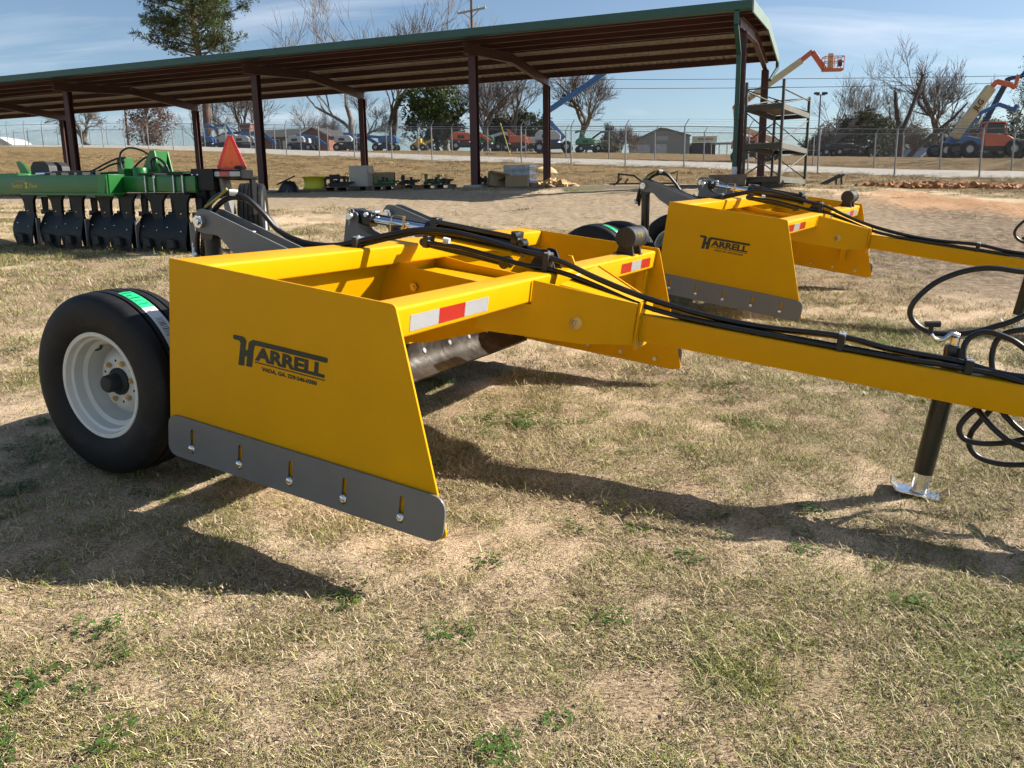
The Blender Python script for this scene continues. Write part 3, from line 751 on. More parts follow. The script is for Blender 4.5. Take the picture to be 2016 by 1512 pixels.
# --- lettering on the near side plate
def on_plate(name, me_, x, z, y=-.0012): return put_mesh(name, me_, root1, frame_matrix((x, y, z), (1, 0, 0), (0, 0, 1), (0, -1, 0)))
def flat(poly, name='lettering'):
    me_ = curve_mesh(name, [poly], .0008, MT['decal']); return on_plate(name, me_, 0, 0)
flat(roundpoly([(.318, .4895), (.368, .4905), (.381, .478), (.3765, .444), (.372, .3825), (.3446, .3806), (.352, .447), (.354, .4665), (.346, .4725), (.319, .4725)], [.006, .012, .012, 0, .001, .001, 0, .008, .006, .007]))
flat(roundpoly([(.745, .4886), (.412, .4878), (.3925, .476), (.388, .444), (.3819, .3839), (.409, .3845), (.4155, .452), (.420, .4695), (.743, .4700)], [.008, .012, .012, 0, .001, .001, 0, .012, .008]))
flat([(.375, .4435), (.390, .4445), (.3865, .4205), (.3745, .4195)])
flat([(.4226, .4095), (.735, .4085), (.735, .4045), (.4226, .4055)])
tm = text_mesh('lettering', 'ARRELL', .0655, MT['decal'], .0031, 0.02, 1.0)
wd = max(v.co.x for v in tm.vertices)
for v in tm.vertices: v.co.x *= .304 / wd
on_plate('lettering', tm, .429, .4175)
tm = text_mesh('lettering', 'VADA, GA. 229-246-0350', .0195, MT['decal'], .0007)
wd = max(v.co.x for v in tm.vertices)
for v in tm.vertices: v.co.x *= .246 / wd
on_plate('lettering', tm, .456, .3815)

# everything so far is common to both scrapers
root2 = copy_tree(root1)
root2.matrix_world = mw(R2, T2)
root2['label'] = 'smaller-looking yellow box scraper standing behind the nearest one, right of centre'
tapes(root1, 'wrw', 'rwr'); tapes(root2, 'rwr', 'wrw')

# --- wheels
def tyre_profile():
    p = [(.212, -.098), (.222, -.118), (.250, -.134), (.295, -.142), (.335, -.137), (.360, -.130), (.373, -.118)]
    ribs = [-.116, -.070, -.025, .025, .070, .116]
    for i in range(5):
        a, b = ribs[i], ribs[i + 1]; crown = lambda h: .386 - .7 * h * h
        p += [(crown(a + .006) - .001, a + .006), (crown((a + b) / 2), (a + b) / 2), (crown(b - .006) - .001, b - .006)]
        if i < 4: p += [(crown(b) - .018, b - .0035), (crown(b) - .018, b + .0035)]
    p += [(.373, .118), (.360, .130), (.335, .137), (.295, .142), (.250, .134), (.222, .118), (.212, .098)]
    return p
tyre_me = MB().lathe(tyre_profile(), (0, 0, 0), (0, 1, 0), 72).mesh('tyre', MT['tyre'], 32)
rim_me = MB().lathe([(.212, -.122), (.223, -.119), (.224, -.110), (.213, -.100), (.196, -.096), (.192, -.060), (.176, -.052), (.174, .02), (.192, .045), (.212, .098), (.224, .112), (.212, .122), (.205, .10), (.17, .03), (.165, .022), (.150, .022), (.148, -.012), (.120, -.020), (.100, -.034), (.058, -.036), (.056, .02)], (0, 0, 0), (0, 1, 0), 56).mesh('wheel', MT['rim'], 35)
# the outer bowl
rim2 = MB().lathe([(.220, -.121), (.206, -.1185), (.199, -.098), (.188, -.092), (.183, -.055), (.165, -.046), (.158, .012), (.150, .024), (.138, .004), (.118, -.010), (.098, -.022), (.052, -.022)], (0, 0, 0), (0, 1, 0), 56)
rim2.lathe([(.220, -.121), (.225, -.117), (.225, -.106), (.214, -.098)], (0, 0, 0), (0, 1, 0), 56)
rim2.lathe([(.214, .098), (.225, .106), (.225, .117), (.219, .121), (.199, .10), (.16, .04), (.14, .035), (.05, .03)], (0, 0, 0), (0, 1, 0), 56)
rim_me = rim2.mesh('wheel', MT['rim'], 35)
hubm = MB().lathe([(.058, .02), (.058, -.030), (.050, -.036), (.040, -.040), (.036, -.085), (.030, -.092), (0, -.094)], (0, 0, 0), (0, 1, 0), 28).mesh('hub', MT['matblack'], 35)
lug_me = MB().hexbolt((0, -.022, 0), (0, -1, 0), .0115, .016).mesh('lug_bolt', MT['brass'], 25)
hole_me = MB().lathe([(0, -.0228), (.0055, -.0228), (.0057, -.022)], (0, 0, 0), (0, 1, 0), 10).mesh('rim_hole', MT['print'], 0)
valve_me = MB().tube([(-.06, -.055, .150), (-.062, -.062, .135), (-.075, -.075, .128)], [.008, .005, .004], 8).mesh('valve_stem', MT['print'], 40)
def label_strip(a0, a1, h0, h1, m, name, wheel):
    mb = MB(); n = 14; rr = lambda h: .3875 - .7 * h * h
    vs = []; fs = []
    for i in range(n + 1):
        a = radians(a0 + (a1 - a0) * i / n)
        for h in (h0, (h0 + h1) / 2, h1): vs.append((rr(h) * cos(a), h, rr(h) * sin(a)))
    for i in range(n):
        for k in range(2): fs.append((3 * i + k, 3 * i + k + 1, 3 * i + 4 + k, 3 * i + 3 + k))
    return mb.add(vs, fs).build(name, m, wheel, smooth=60)
def bend_text(txt, a, size, wheel, h0, rot=0):
    me_ = text_mesh('tyre_label_text', txt, size, MT['print'], .0003)
    for v in me_.vertices:
        an = radians(a) - (-v.co.y) / .388; h = h0 + v.co.x; r = .3879 - .7 * h * h
        an = radians(a) + v.co.y / .388
        v.co = Vector((r * cos(an), h, r * sin(an)))
    o = bpy.data.objects.new('tyre_label_text', me_); link(o, wheel)
def make_wheel(root, c, flip=False, spin=0.0, label=False):
    w = bpy.data.objects.new('wheel', rim_me); link(w, root); w.location = c
    if flip: w.rotation_euler = (0, 0, pi)
    for nm, mm in (('tyre', tyre_me), ('hub', hubm), ('valve_stem', valve_me)):
        link(bpy.data.objects.new(nm, mm), w)
    for k in range(6):
        a = 2 * pi * k / 6 + spin
        o = bpy.data.objects.new('lug_bolt', lug_me); link(o, w); o.location = (.083 * cos(a), 0, .083 * sin(a)); o.rotation_euler = (0, a, 0)
        o = bpy.data.objects.new('rim_hole', hole_me); link(o, w); o.location = (.088 * cos(a + .52), 0, .088 * sin(a + .52))
    if label:
        label_strip(85, 64, -.048, .012, MT['green_label'], 'tyre_label', w)
        label_strip(63.9, 28, -.048, .012, MT['white'], 'tyre_label', w)
        for i, (t, s) in enumerate((('HARVEST', .0115), ('KING', .0115), ('IMPLEMENT', .0095), ('11L-15', .012), ('8 PLY RATING', .0075))): bend_text(t, 81.8 - i * 3.6, s, w, -.043)
        bend_text('HKL31', 59.5, .017, w, -.043)
        for i in range(12): label_strip(54 - i * 1.1, 54 - i * 1.1 - random.choice((.3, .6)), -.034, -.002, MT['print'], 'barcode_bar', w).scale = (1.0012, 1, 1.0012)
    return w
make_wheel(root1, (-.413, .132, .128), spin=.25, label=True)
make_wheel(root1, (-.413, .800, .128), flip=True)
make_wheel(root1, (-.413, WB - .800, .128))
make_wheel(root1, (-.413, WB - .132, .128), flip=True)
for c in list(root2.children):
    if c.name.split('.')[0] == 'axle':
        c.location = (-.245, 0, -.098)
make_wheel(root2, (-.66, .132, .03), spin=.7, label=True)
make_wheel(root2, (-.66, .560, .03), flip=True)
make_wheel(root2, (-.66, 2.10, .03), spin=.4)
make_wheel(root2, (-.66, WB - .132, .03), flip=True)
# ------------------------------------------------------------------ open shed
MT['shed_red'] = mat('red_brown_steel', (0.055, 0.014, 0.012), 0.5, 0, 0.2, 2.0, 0.05, 30)
MT['shed_green'] = mat('green_trim', (0.028, 0.085, 0.062), 0.4, 0, 0.1, 2.0)
MT['rake'] = mat('pale_green_trim', (0.20, 0.26, 0.21), 0.45, 0, 0.1, 2.0)
MT['roof_under'] = mat('galvalume_sheet', (0.36, 0.32, 0.27), 0.5, 0.15, 0.08, 1.5, 0.05, 20)
MT['concrete'] = mat('concrete', (0.36, 0.34, 0.31), 0.9, 0, 0.15, 6, 0.4, 60)
MT['pvc'] = mat('white_pvc', (0.78, 0.78, 0.76), 0.35)
shed = thing('open_shed', 'long open-sided steel shed with green trim and red-brown posts behind the scrapers', 'shed', (SH_O[0], SH_O[1], 0), radians(-21.9))
EV = 4.46 + CAMZ; RISE = .27; XL = -38.2
def shz(x, y):
    """ground under a shed-local point"""
    wx = SH_O[0] - x * SH_S[0] + y * SH_W[0]; wy = SH_O[1] - x * SH_S[1] + y * SH_W[1]
    return gz(wx, wy)
def roofz(y): return EV + RISE * (1 - abs(y - 3.52) / 3.52)
# roof sheets, one ribbed panel each
pw = .914
def sheet(y0, y1, z0, z1):
    mb = MB(); n = 4; xs = []
    for i in range(n):
        b = -pw * i / n
        xs += [(b, 0), (b - .14, 0), (b - .165, .032), (b - .20, .032)]
    xs.append((-pw, 0)); vs = []; fs = []
    for x, dz in xs:
        vs += [(x, y0, z0 + dz), (x, y1, z1 + dz), (x, y0, z0 + dz + .006), (x, y1, z1 + dz + .006)]
    for i in range(len(xs) - 1):
        a, b = 4 * i, 4 * i + 4
        fs += [(a, a + 1, b + 1, b), (a + 2, b + 2, b + 3, a + 3)]
    return mb.add(vs, fs).mesh('roof_sheet', MT['roof_under'], 0)
fr = sheet(-.02, 3.52, EV, EV + RISE); bk = sheet(3.52, 7.06, EV + RISE, EV)
k = 0
while -k * pw > XL:
    for me_ in (fr, bk):
        o = bpy.data.objects.new('roof_sheet', me_); link(o, shed); o.location = (-k * pw - .003 * k, 0, .006 * (k % 2))
    k += 1
XE = -k * (pw + .003)
for y in (.12, 1.22, 2.36, 3.42, 3.64, 4.72, 5.84, 6.94):
    z1 = roofz(y) - .004; d = .165
    MB().box((XE, y - .011, z1 - d), (-.02, y + .011, z1 - .001)).box((XE, y + .0115, z1 - d), (-.02, y + .06, z1 - d + .012)).build('purlin', MT['shed_red'], shed, smooth=0)
MB().prism([(0, 0), (-.13, .03), (-.13, .21), (-.115, .21), (-.115, .045), (-.01, .02), (-.01, .17), (.0, .17)], (XE, -.025, EV - .15), (0, 1, 0), (0, 0, 1), (-XE, 0, 0)).build('gutter', MT['shed_green'], shed, smooth=0)
MB().prism([(0, 0), (.13, .03), (.13, .21), (.115, .21), (.115, .045), (.01, .02), (.01, .17), (.0, .17)], (XE, 7.065, EV - .15), (0, 1, 0), (0, 0, 1), (-XE, 0, 0)).build('gutter', MT['shed_green'], shed, smooth=0)
for y0, y1 in ((-.16, 3.515), (3.525, 7.2)):
    z0, z1 = (EV - .02, EV + RISE) if y0 < 0 else (EV + RISE, EV - .02)
    mb = MB()
    mb.add([(.0, y0, z0 - .19), (.0, y1, z1 - .19), (.0, y1, z1 + .07), (.0, y0, z0 + .07), (.035, y0, z0 - .19), (.035, y1, z1 - .19), (.035, y1, z1 + .07), (.035, y0, z0 + .07)],
           [(0, 1, 2, 3), (4, 7, 6, 5), (0, 4, 5, 1), (1, 5, 6, 2), (2, 6, 7, 3), (3, 7, 4, 0)])
    mb.build('rake_trim', MT['rake'], shed, smooth=0)
def ibeam(a, b, w, h, t=.014, up=(0, 0, 1)):
    a, b = Vector(a), Vector(b); tt = (b - a).normalized(); x = tt.cross(Vector(up)).normalized(); y = x.cross(tt)
    P = [(-w / 2, -h / 2), (w / 2, -h / 2), (w / 2, -h / 2 + t), (t / 2, -h / 2 + t), (t / 2, h / 2 - t), (w / 2, h / 2 - t), (w / 2, h / 2), (-w / 2, h / 2), (-w / 2, h / 2 - t), (-t / 2, h / 2 - t), (-t / 2, -h / 2 + t), (-w / 2, -h / 2 + t)]
    return MB().prism(P, a, x, y, b - a)
FRAMES = [-.30, -7.25, -14.35, -22.0, -29.2, -36.4]
for x in FRAMES:
    for a, b in (((x, .28, roofz(.28) - .345), (x, 3.51, roofz(3.5) - .345)), ((x, 3.53, roofz(3.5) - .345), (x, 6.85, roofz(6.85) - .345))):
        ibeam(a, b, .13, .25).build('rafter', MT['shed_red'], shed, smooth=0)
    for y in (.80, 6.68):
        g = shz(x, y)
        ibeam((x, y, g - .1), (x, y, roofz(y) - .472), .20, .20, .014, up=(0, 1, 0)).build('post', MT['shed_red'], shed, smooth=0)
        MB().box((x - .26, y - .26, g - .25), (x + .26, y + .26, g + .06)).build('pier', MT['concrete'], shed, bevel=.01)
# downspout at the right front corner
gx_, gy_ = -.30, .62; g0 = shz(gx_, gy_)
ds = MB()
P = [(-.34, -.09, EV - .155), (-.34, -.09, EV - .42), (-.34, .62, EV - .95), (-.34, .62, g0 + .42)]
for a, b in zip(P[:-1], P[1:]): ds.beam(a, b, .105, .085, 0, up=(0, 1, 0.01))
dsp = ds.build('downspout', MT['shed_green'], shed, smooth=0)
MB().tube(smooth_path([(-.34, .62, g0 + .44), (-.34, .62, g0 + .26), (-.37, .52, g0 + .14), (-.42, .40, g0 + .04), (-.43, .38, g0 - .08)], 6), .065, 14).build('drain_elbow', MT['pvc'], dsp)
g1 = shz(-.2, 6.9)
MB().tube([(.0, 7.12, EV - .15), (.0, 7.12, EV - .35), (-.15, 6.6, EV - .75)], .05, 8).build('downspout', MT['shed_green'], shed)

def in_shed(x, y, dz=0.0):
    return Vector((SH_O[0] - x * SH_S[0] + y * SH_W[0], SH_O[1] - x * SH_S[1] + y * SH_W[1], shz(x, y) + dz))
RZS = radians(-21.9)
# ------------------------------------------------------------------ pallet rack at the shed's right end
MT['rack_green'] = mat('dull_green_rack', (0.040, 0.040, 0.030), 0.6, 0, 0.3, 6, dirt=(0.10, 0.045, 0.025), dirt_amt=0.8)
MT['rack_beam_lit'] = mat('sunlit_rack_beam', (0.12, 0.115, 0.092), 0.6, 0, 0.25, 5, dirt=(0.12, 0.06, 0.035), dirt_amt=0.7)  # paler copy of the rack colour, paints sunlight on the right-hand beams
MT['rust'] = mat('rusty_steel', (0.085, 0.045, 0.028), 0.8, 0, 0.4, 12, 0.2, 60)
MT['wood'] = mat('weathered_wood', (0.17, 0.13, 0.09), 0.85, 0, 0.25, 9, 0.2, 60)
rp = Vector((5.52, 20.0, gz(6.2, 21.0)))
rack = thing('pallet_rack', 'tall rusty green pallet rack standing at the right end of the shed', 'rack', rp, RZS - radians(10))
RW, RL, RH = .84, 2.55, 2.30
for x in (0, RW):
    for y in (0, RL):
        MB().box((x - .03, y - .03, 0), (x + .03, y + .03, RH - (.12 if y else 0))).build('upright', MT['rack_green'], rack, bevel=.003)
for z, in ((.10,), (.86,), (1.72,)):
    for y in (0, RL): MB().box((.031, y - .025, z - .05), (RW - .031, y + .025, z + .05)).build('shelf_beam', MT['rack_green'], rack)
    for x in (0, RW): MB().box((x - .025, .031, z - .06), (x + .025, RL - .031, z + .06)).build('shelf_beam', MT['rack_beam_lit'] if x else MT['rack_green'], rack)
    n = 7
    for i in range(n): MB().box((.03 + i * (RW - .06) / n, .03, z + .061), (.03 + (i + 1) * (RW - .06) / n - .012, RL - .03, z + .083)).build('deck_board', MT['wood'], rack)
for x in (0, RW):
    for z0, z1 in ((.2, .78), (.95, 1.6), (1.8, RH - .15)):
        MB().cyl((x, 0.02, z0), (x, RL - .02, z1), .016, 6).build('brace', MT['rack_green'], rack)
for y in (0, RL):
    for z0, z1 in ((.2, .8), (.95, 1.62), (1.82, RH - .18)):
        MB().cyl((.02, y, z1), (RW - .02, y, z0), .014, 6).build('brace', MT['rack_green'], rack)
    MB().cyl((.02, y, RH - .16), (RW - .02, y, RH - .16), .016, 6).build('brace', MT['rack_green'], rack)
for x in (0, RW): MB().cyl((x, .02, RH - .2), (x, RL - .02, RH - .22), .018, 6).build('brace', MT['rack_green'], rack)
o = MB().box((0, 0, 0), (.85, .34, .26)).build('wooden_sill_box', MT['wood'], smooth=0, bevel=.01); o.location = in_shed(-.85, .02); o.rotation_euler = (0, 0, RZS); tag(o, 'low weathered timber block at the foot of the downspout', 'timber block')
o = MB().box((0, 0, 0), (.5, .32, .15)).box((.08, .05, .15), (.4, .28, .22)).build('green_crate', MT['rack_green'], smooth=0, bevel=.008); o.location = in_shed(.35, .16); o.rotation_euler = (0, 0, RZS + .2); tag(o, 'low dull green crate on the ground before the pallet rack', 'crate')

# ------------------------------------------------------------------ things lying under the shed
MT['card'] = mat('cardboard', (0.34, 0.235, 0.135), 0.85, 0, 0.08, 4, 0.05, 80)
MT['cardlight'] = mat('pale_cardboard', (0.50, 0.44, 0.36), 0.85, 0, 0.06, 4)
MT['wrap'] = mat('shrink_wrap', (0.46, 0.46, 0.46), 0.25, 0, 0.25, 7, 0.5, 12, coat=0.6)
MT['rim_yellow'] = mat('yellow_green_rim', (0.55, 0.50, 0.02), 0.4, 0, 0.06, 4)
MT['green'] = mat('implement_green', (0.006, 0.135, 0.016), 0.38, 0, 0.08, 3, 0.05, 120, coat=0.15)
MT['bag'] = mat('black_plastic', (0.02, 0.02, 0.022), 0.35, 0, 0.3, 9, 0.5, 14)
MT['chips'] = mat('split_wood', (0.52, 0.36, 0.17), 0.85, 0, 0.35, 14)
def ground_thing(name, label, cat, u, D, rz=0.0, group=None):
    return thing(name, label, cat, spot(u, D), rz, group)
def pallet(root, w, d, z=0.0):
    for i in range(3): MB().box((-w / 2 + i * (w - .08) / 2, -d / 2, z), (-w / 2 + i * (w - .08) / 2 + .08, d / 2, z + .09)).build('stringer', MT['wood'], root)
    for i in range(6): MB().box((-w / 2, -d / 2 + i * (d - .1) / 5, z + .091), (w / 2, -d / 2 + i * (d - .1) / 5 + .1, z + .112)).build('pallet_board', MT['wood'], root)
r = ground_thing('wheel_rim', 'large yellow steel wheel rim lying flat under the shed', 'rim', 617, 24.0)
MB().lathe([(.33, 0), (.345, .015), (.30, .07), (.285, .10), (.285, .26), (.31, .30), (.345, .355), (.335, .36), (.29, .31), (.265, .25), (.265, .1), (.31, .01)], (0, 0, .06), (0, 0, 1), 40).build('rim_barrel', MT['rim_yellow'], r)
MB().lathe([(.265, .0), (.1, .02)], (0, 0, .24), (0, 0, 1), 40).build('rim_disc', MT['rim_yellow'], r)
MB().box((-.42, -.36, 0), (.42, .36, .055)).build('board', MT['wood'], r)
def carton(name, label, u, D, w, d, h, rz, m, flaps, tilt=0.0, lift=.112, pal=True):
    r = ground_thing(name, label, 'box', u, D, rz)
    if pal: pallet(r, max(w, .5) + .06, d + .1)
    else: lift = 0.0
    t = .012
    body = MB().box((-w / 2, -d / 2, lift), (w / 2, -d / 2 + t, lift + h)).box((-w / 2, d / 2 - t, lift), (w / 2, d / 2, lift + h)).box((-w / 2, -d / 2 + t, lift), (-w / 2 + t, d / 2 - t, lift + h)).box((w / 2 - t, -d / 2 + t, lift), (w / 2, d / 2 - t, lift + h)).box((-w / 2 + t, -d / 2 + t, lift), (w / 2 - t, d / 2 - t, lift + t))
    b = body.build('box_walls', m, r, smooth=0)
    if tilt: b.rotation_euler = (0, tilt, 0)
    for side, ang in flaps:
        L = d / 2 if side in 'lr' else d / 2
        mt = Matrix.Translation((-w / 2 if side == 'l' else (w / 2 if side == 'r' else 0), -d / 2 if side == 'f' else (d / 2 if side == 'b' else 0), lift + h + .002))
        rot = Matrix.Rotation(radians(ang) * (1 if side in 'l' else -1), 4, 'Y') if side in 'lr' else Matrix.Rotation(radians(ang) * (-1 if side == 'f' else 1), 4, 'X')
        bx = ((-.0, -d / 2, 0), (w * .42, d / 2, .008)) if side == 'l' else ((-w * .42, -d / 2, 0), (0, d / 2, .008)) if side == 'r' else ((-w / 2, 0, 0), (w / 2, d * .42, .008)) if side == 'f' else ((-w / 2, -d * .42, 0), (w / 2, 0, .008))
        MB().box(*bx, mt=mt @ rot).build('flap', m, b, smooth=0)
    return r
carton('cardboard_box', 'tall pale cardboard box with its flaps up beside the rear shed post', 711, 24.2, .55, .5, .58, radians(-12), MT['cardlight'], [('r', 100), ('b', 15)])
carton('cardboard_box', 'open brown cardboard box behind the small green parts', 756, 24.6, .62, .5, .38, radians(5), MT['card'], [('b', 75), ('l', 130), ('r', 130)])
carton('cardboard_box', 'brown cardboard box tipped back against the shrink-wrapped pallet load', 978, 22.6, .52, .40, .40, radians(14), MT['card'], [('f', 160)], tilt=.16, pal=False)
carton('cardboard_box', 'brown cardboard carton lying right of the tipped box', 1018, 22.3, .60, .36, .30, radians(-8), MT['card'], [('l', 150)], pal=False)
r = ground_thing('wrapped_load', 'grey shrink-wrapped load on a pallet behind the cartons', 'pallet load', 1024, 24.4, radians(-18)); pallet(r, .9, .8)
bmw = MB(); 
for i in range(9):
    f_ = i / 8; s_ = 1 + .03 * sin(i * 2.1); bmw.v += [(sx * .40 * s_, sy * .36 * s_, .113 + .52 * f_) for sx, sy in ((-1, -1), (0, -1.04), (1, -1), (1.03, 0), (1, 1), (0, 1.03), (-1, 1), (-1.04, 0))]
for i in range(8):
    for k in range(8): bmw.f.append((i * 8 + k, i * 8 + (k + 1) % 8, (i + 1) * 8 + (k + 1) % 8, (i + 1) * 8 + k)); bmw.m.append(0)
bmw.f.append(tuple(64 + k for k in range(8))); bmw.m.append(0)
bmw.build('wrapped_stack', MT['wrap'], r, smooth=25)
# black plastic heap with a board
r = ground_thing('plastic_heap', 'heap of black plastic sheeting with a slanting board beside the shed post', 'heap', 566, 24.2)
def lump(w, d, h, seed, n=14, rough=.35):
    mb = MB(); rs = random.Random(seed); vs = []
    for j in range(n + 1):
        for i in range(n + 1):
            a, b = i / n * 2 - 1, j / n * 2 - 1; e = max(0, 1 - (abs(a) ** 2.2 + abs(b) ** 2.2))
            z = h * e ** .6 * (1 + rough * (mnoise.noise((a * 3 + seed, b * 3, seed * .7)) * 1.2)) if e > 0 else 0
            vs.append((a * w / 2, b * d / 2, max(0, z)))
    fs = [(j * (n + 1) + i, j * (n + 1) + i + 1, (j + 1) * (n + 1) + i + 1, (j + 1) * (n + 1) + i) for j in range(n) for i in range(n)]
    return mb.add(vs, fs)
lump(.62, .6, .30, 3).build('plastic_sheeting', MT['bag'], r, smooth=50)
MB().box((-.3, -.03, 0), (.3, .03, .035), mt=Matrix.Translation((-.04, -.1, .32)) @ Matrix.Rotation(-.42, 4, 'Y')).build('board', MT['rust'], r)
# dark steel frames with lugs
def frame_pile(name, label, u, D, w, rz, seed, greenish=False):
    r = ground_thing(name, label, 'implement part', u, D, rz); rs = random.Random(seed)
    pallet(r, w + .1, .6)
    for i in range(int(w / .13)):
        x = -w / 2 + i * .13 + rs.uniform(-.02, .02); hh = rs.uniform(.12, .30)
        p = roundpoly([(0, 0), (.10, 0), (.08, hh * .6), (.11, hh), (.02, hh), (.03, hh * .5)], .015)
        MB().prism(p, (x, rs.uniform(-.2, .1), .113), (1, 0, 0), (0, 0, 1), (0, rs.uniform(.02, .12), 0)).build('bracket', MT['green'] if greenish and i % 3 == 0 else MT['matblack'], r)
    for k in range(3): MB().beam((-w / 2, -.2 + k * .18, .15 + .05 * k), (w / 2, -.18 + k * .18, .16 + .04 * k), .05, .05).build('bar', MT['green'] if greenish and k == 1 else MT['matblack'], r)
    return r
frame_pile('bracket_pile', 'pallet of black steel brackets between the yellow rim and the tall box', 668, 23.8, .72, radians(-15), 1)
frame_pile('bracket_pile', 'pallet of small green and black parts in front of the open box', 760, 23.3, .62, radians(-10), 2, True)
frame_pile('bracket_pile', 'row of dark steel parts left of the dark green pile', 803, 24.3, .58, radians(-20), 5)
frame_pile('bracket_pile', 'dark pile with green steel parts left of the centre shed post', 863, 23.6, .78, radians(-14), 8, True)
frame_pile('bracket_pile', 'small dark pile just right of the centre shed post', 953, 23.6, .32, radians(-14), 9)
# steel fork-like racks, standing
r = ground_thing('steel_stand', 'black steel stand with open legs next to the bracket pallet', 'stand', 655, 24.6, radians(-10))
for x in (-.3, -.08, .14, .32): MB().box((x, -.05, 0), (x + .06, .05, .34)).build('leg', MT['matblack'], r)
MB().box((-.32, -.07, .34), (.40, .07, .42)).build('top_rail', MT['matblack'], r); MB().box((-.1, -.06, .42), (.2, .06, .47)).build('top_pad', MT['matblack'], r)
# split wood / rubble piles
def chip_pile(name, label, u, D, w, d, h, n, seed):
    r = spot(u, D); rs = random.Random(seed); mb = MB()
    for i in range(n):
        a = rs.uniform(0, 2 * pi); q = sqrt(rs.random()); x, y = q * w / 2 * cos(a), q * d / 2 * sin(a); z = h * (1 - q ** 1.5) * rs.uniform(.5, 1.1)
        mt = Matrix.Translation((r.x + x, r.y + y, gz(r.x + x, r.y + y) + max(.02, z))) @ Matrix.Rotation(rs.uniform(0, 6), 4, 'Z') @ Matrix.Rotation(rs.uniform(-.7, .7), 4, 'X') @ Matrix.Rotation(rs.uniform(-.5, .5), 4, 'Y')
        s = rs.uniform(.06, .17); mb.box((-s, -s * .4, -s * .25), (s, s * .4, s * .25), mt)
    o = mb.build(name, MT['chips'], smooth=0); return tag(o, label, 'rubble', kind='stuff')
chip_pile('rubble', 'pale split wood rubble along the bank behind the green plow', 85, 33.5, 4.2, 1.2, .55, 420, 1)
chip_pile('rubble', 'pale wood chips scattered round the rear shed post', 1092, 26.2, 1.5, .7, .26, 160, 2)
chip_pile('rubble', 'pale chips on the bank behind the cardboard boxes', 735, 30.0, 2.6, .8, .22, 160, 3)
o = lump(1.3, .8, .32, 7).build('soil_heap', MT['chips'], smooth=60); o.location = spot(1072, 40.0, -.03); tag(o, 'small pale soil heap on the bank beneath the fence', 'soil heap')
chip_pile('rubble', 'broken clods along the red clay strip at right', 1880, 23.0, 5.5, 1.2, .12, 260, 6).data.materials[0] = mat('red_clay_clods', (0.36, 0.17, 0.07), 0.95, 0, 0.3, 8)
# rusty bits right of the shed
r = ground_thing('rusty_plow_frame', 'low rusty plow frame lying in the grass beyond the far scraper', 'implement', 1238, 23.5, radians(-12))
for a, b in (((-.55, 0, .06), (1.3, .1, .05)), ((-.30, 0, .06), (-.28, .02, .34)), ((-.3, 0, .34), (.15, .03, .28)), ((.15, .03, .28), (.42, .05, .07)), ((-.12, .01, .05), (-.02, .02, .2)), ((-.42, -.04, .02), (-.2, .02, .22))):
    MB().beam(a, b, .045, .045).build('bar', MT['rust'], r)
r = ground_thing('rusty_hook_bar', 'rusty bent bar standing up behind the far scraper', 'bar', 1332, 23.6)
MB().tube([(0, 0, 0), (.02, 0, .22), (.03, 0, .40), (-.16, 0, .33)], .022, 8).build('bent_rod', MT['rust'], r); MB().box((-.06, -.04, -.02), (.08, .04, .05)).build('base', MT['rust'], r)
r = ground_thing('steel_ramp', 'black steel loading ramp lying right of the pallet rack', 'ramp', 1642, 23.8, radians(6))
for y in (-.12, .12): MB().beam((-.32, y, .03), (.26, y, .30), .05, .06).build('side_rail', MT['matblack'], r)
for i in range(6): MB().beam((-.28 + i * .1, -.12, .05 + i * .047), (-.28 + i * .1, .12, .05 + i * .047), .03, .03).build('rung', MT['matblack'], r)
for x in (.10, .26): MB().beam((x, 0, .0), (x - .02, 0, .27), .04, .04).build('leg', MT['matblack'], r)

# ------------------------------------------------------------------ green switch plow
PR, PL = spot(352, 8.55), spot(40, 9.75)
dv = (PR - PL); rzp = atan2(dv.y, dv.x); KX = dv.xy.length / 312.0
PR.z -= .035
plow = thing('switch_plow', 'green switch plow with black bottoms and an orange warning triangle', 'plow', PR, rzp)
MT['plow_black'] = mat('plow_black', (0.006, 0.006, 0.007), 0.45, 0, 0.3, 10, 0.1, 90, spec=0.25)
plow.rotation_euler = (0, -atan2(dv.z, dv.xy.length), rzp)
ux = lambda u: (u - 352) * (KX if u < 352 else KX * .66)
G_ = MT['green']
MB().beam((ux(-260), .0, .735), (ux(233), .0, .735), .24, .215, .012).build('main_beam', G_, plow, smooth=30)
MB().box((ux(233) + .0005, -.10, .62), (ux(233) + .012, .12, .85)).build('beam_end_plate', G_, plow, bevel=.004)
MB().prism([(0, 0), (.12, 0), (.17, .205), (.03, .205)], (ux(214), -.1245, .64), (1, 0, 0), (0, 0, 1), (0, .004, 0)).build('cap_plate', mat('sunlit_green_plate', (0.010, 0.19, 0.03), 0.35), plow)  # lighter green than the beam: sunlight painted into the plate's colour
MB().beam((ux(-260), .62, .815), (ux(300), .62, .815), .18, .16, .012).build('rear_beam', G_, plow, smooth=30)
MB().beam((ux(236), .16, .745), (ux(372), .16, .745), .17, .17, .01).build('extension_beam', G_, plow, smooth=30)
MB().box((ux(60), -.16, .62), (ux(250), .50, .645)).build('bottom_plate', G_, plow, bevel=.003)
MB().box((ux(215), -.14, .612), (ux(248), .18, .634)).build('end_flange', G_, plow, bevel=.003)
MB().lathe([(.0, .10), (.070, .10), (.078, .09), (.078, 0)], (ux(244), .25, .83), (0, 0, 1), 24).build('pivot_boss', G_, plow)
MB().box((ux(212), .18, .83), (ux(222), .40, .92)).build('lug_plate', G_, plow)
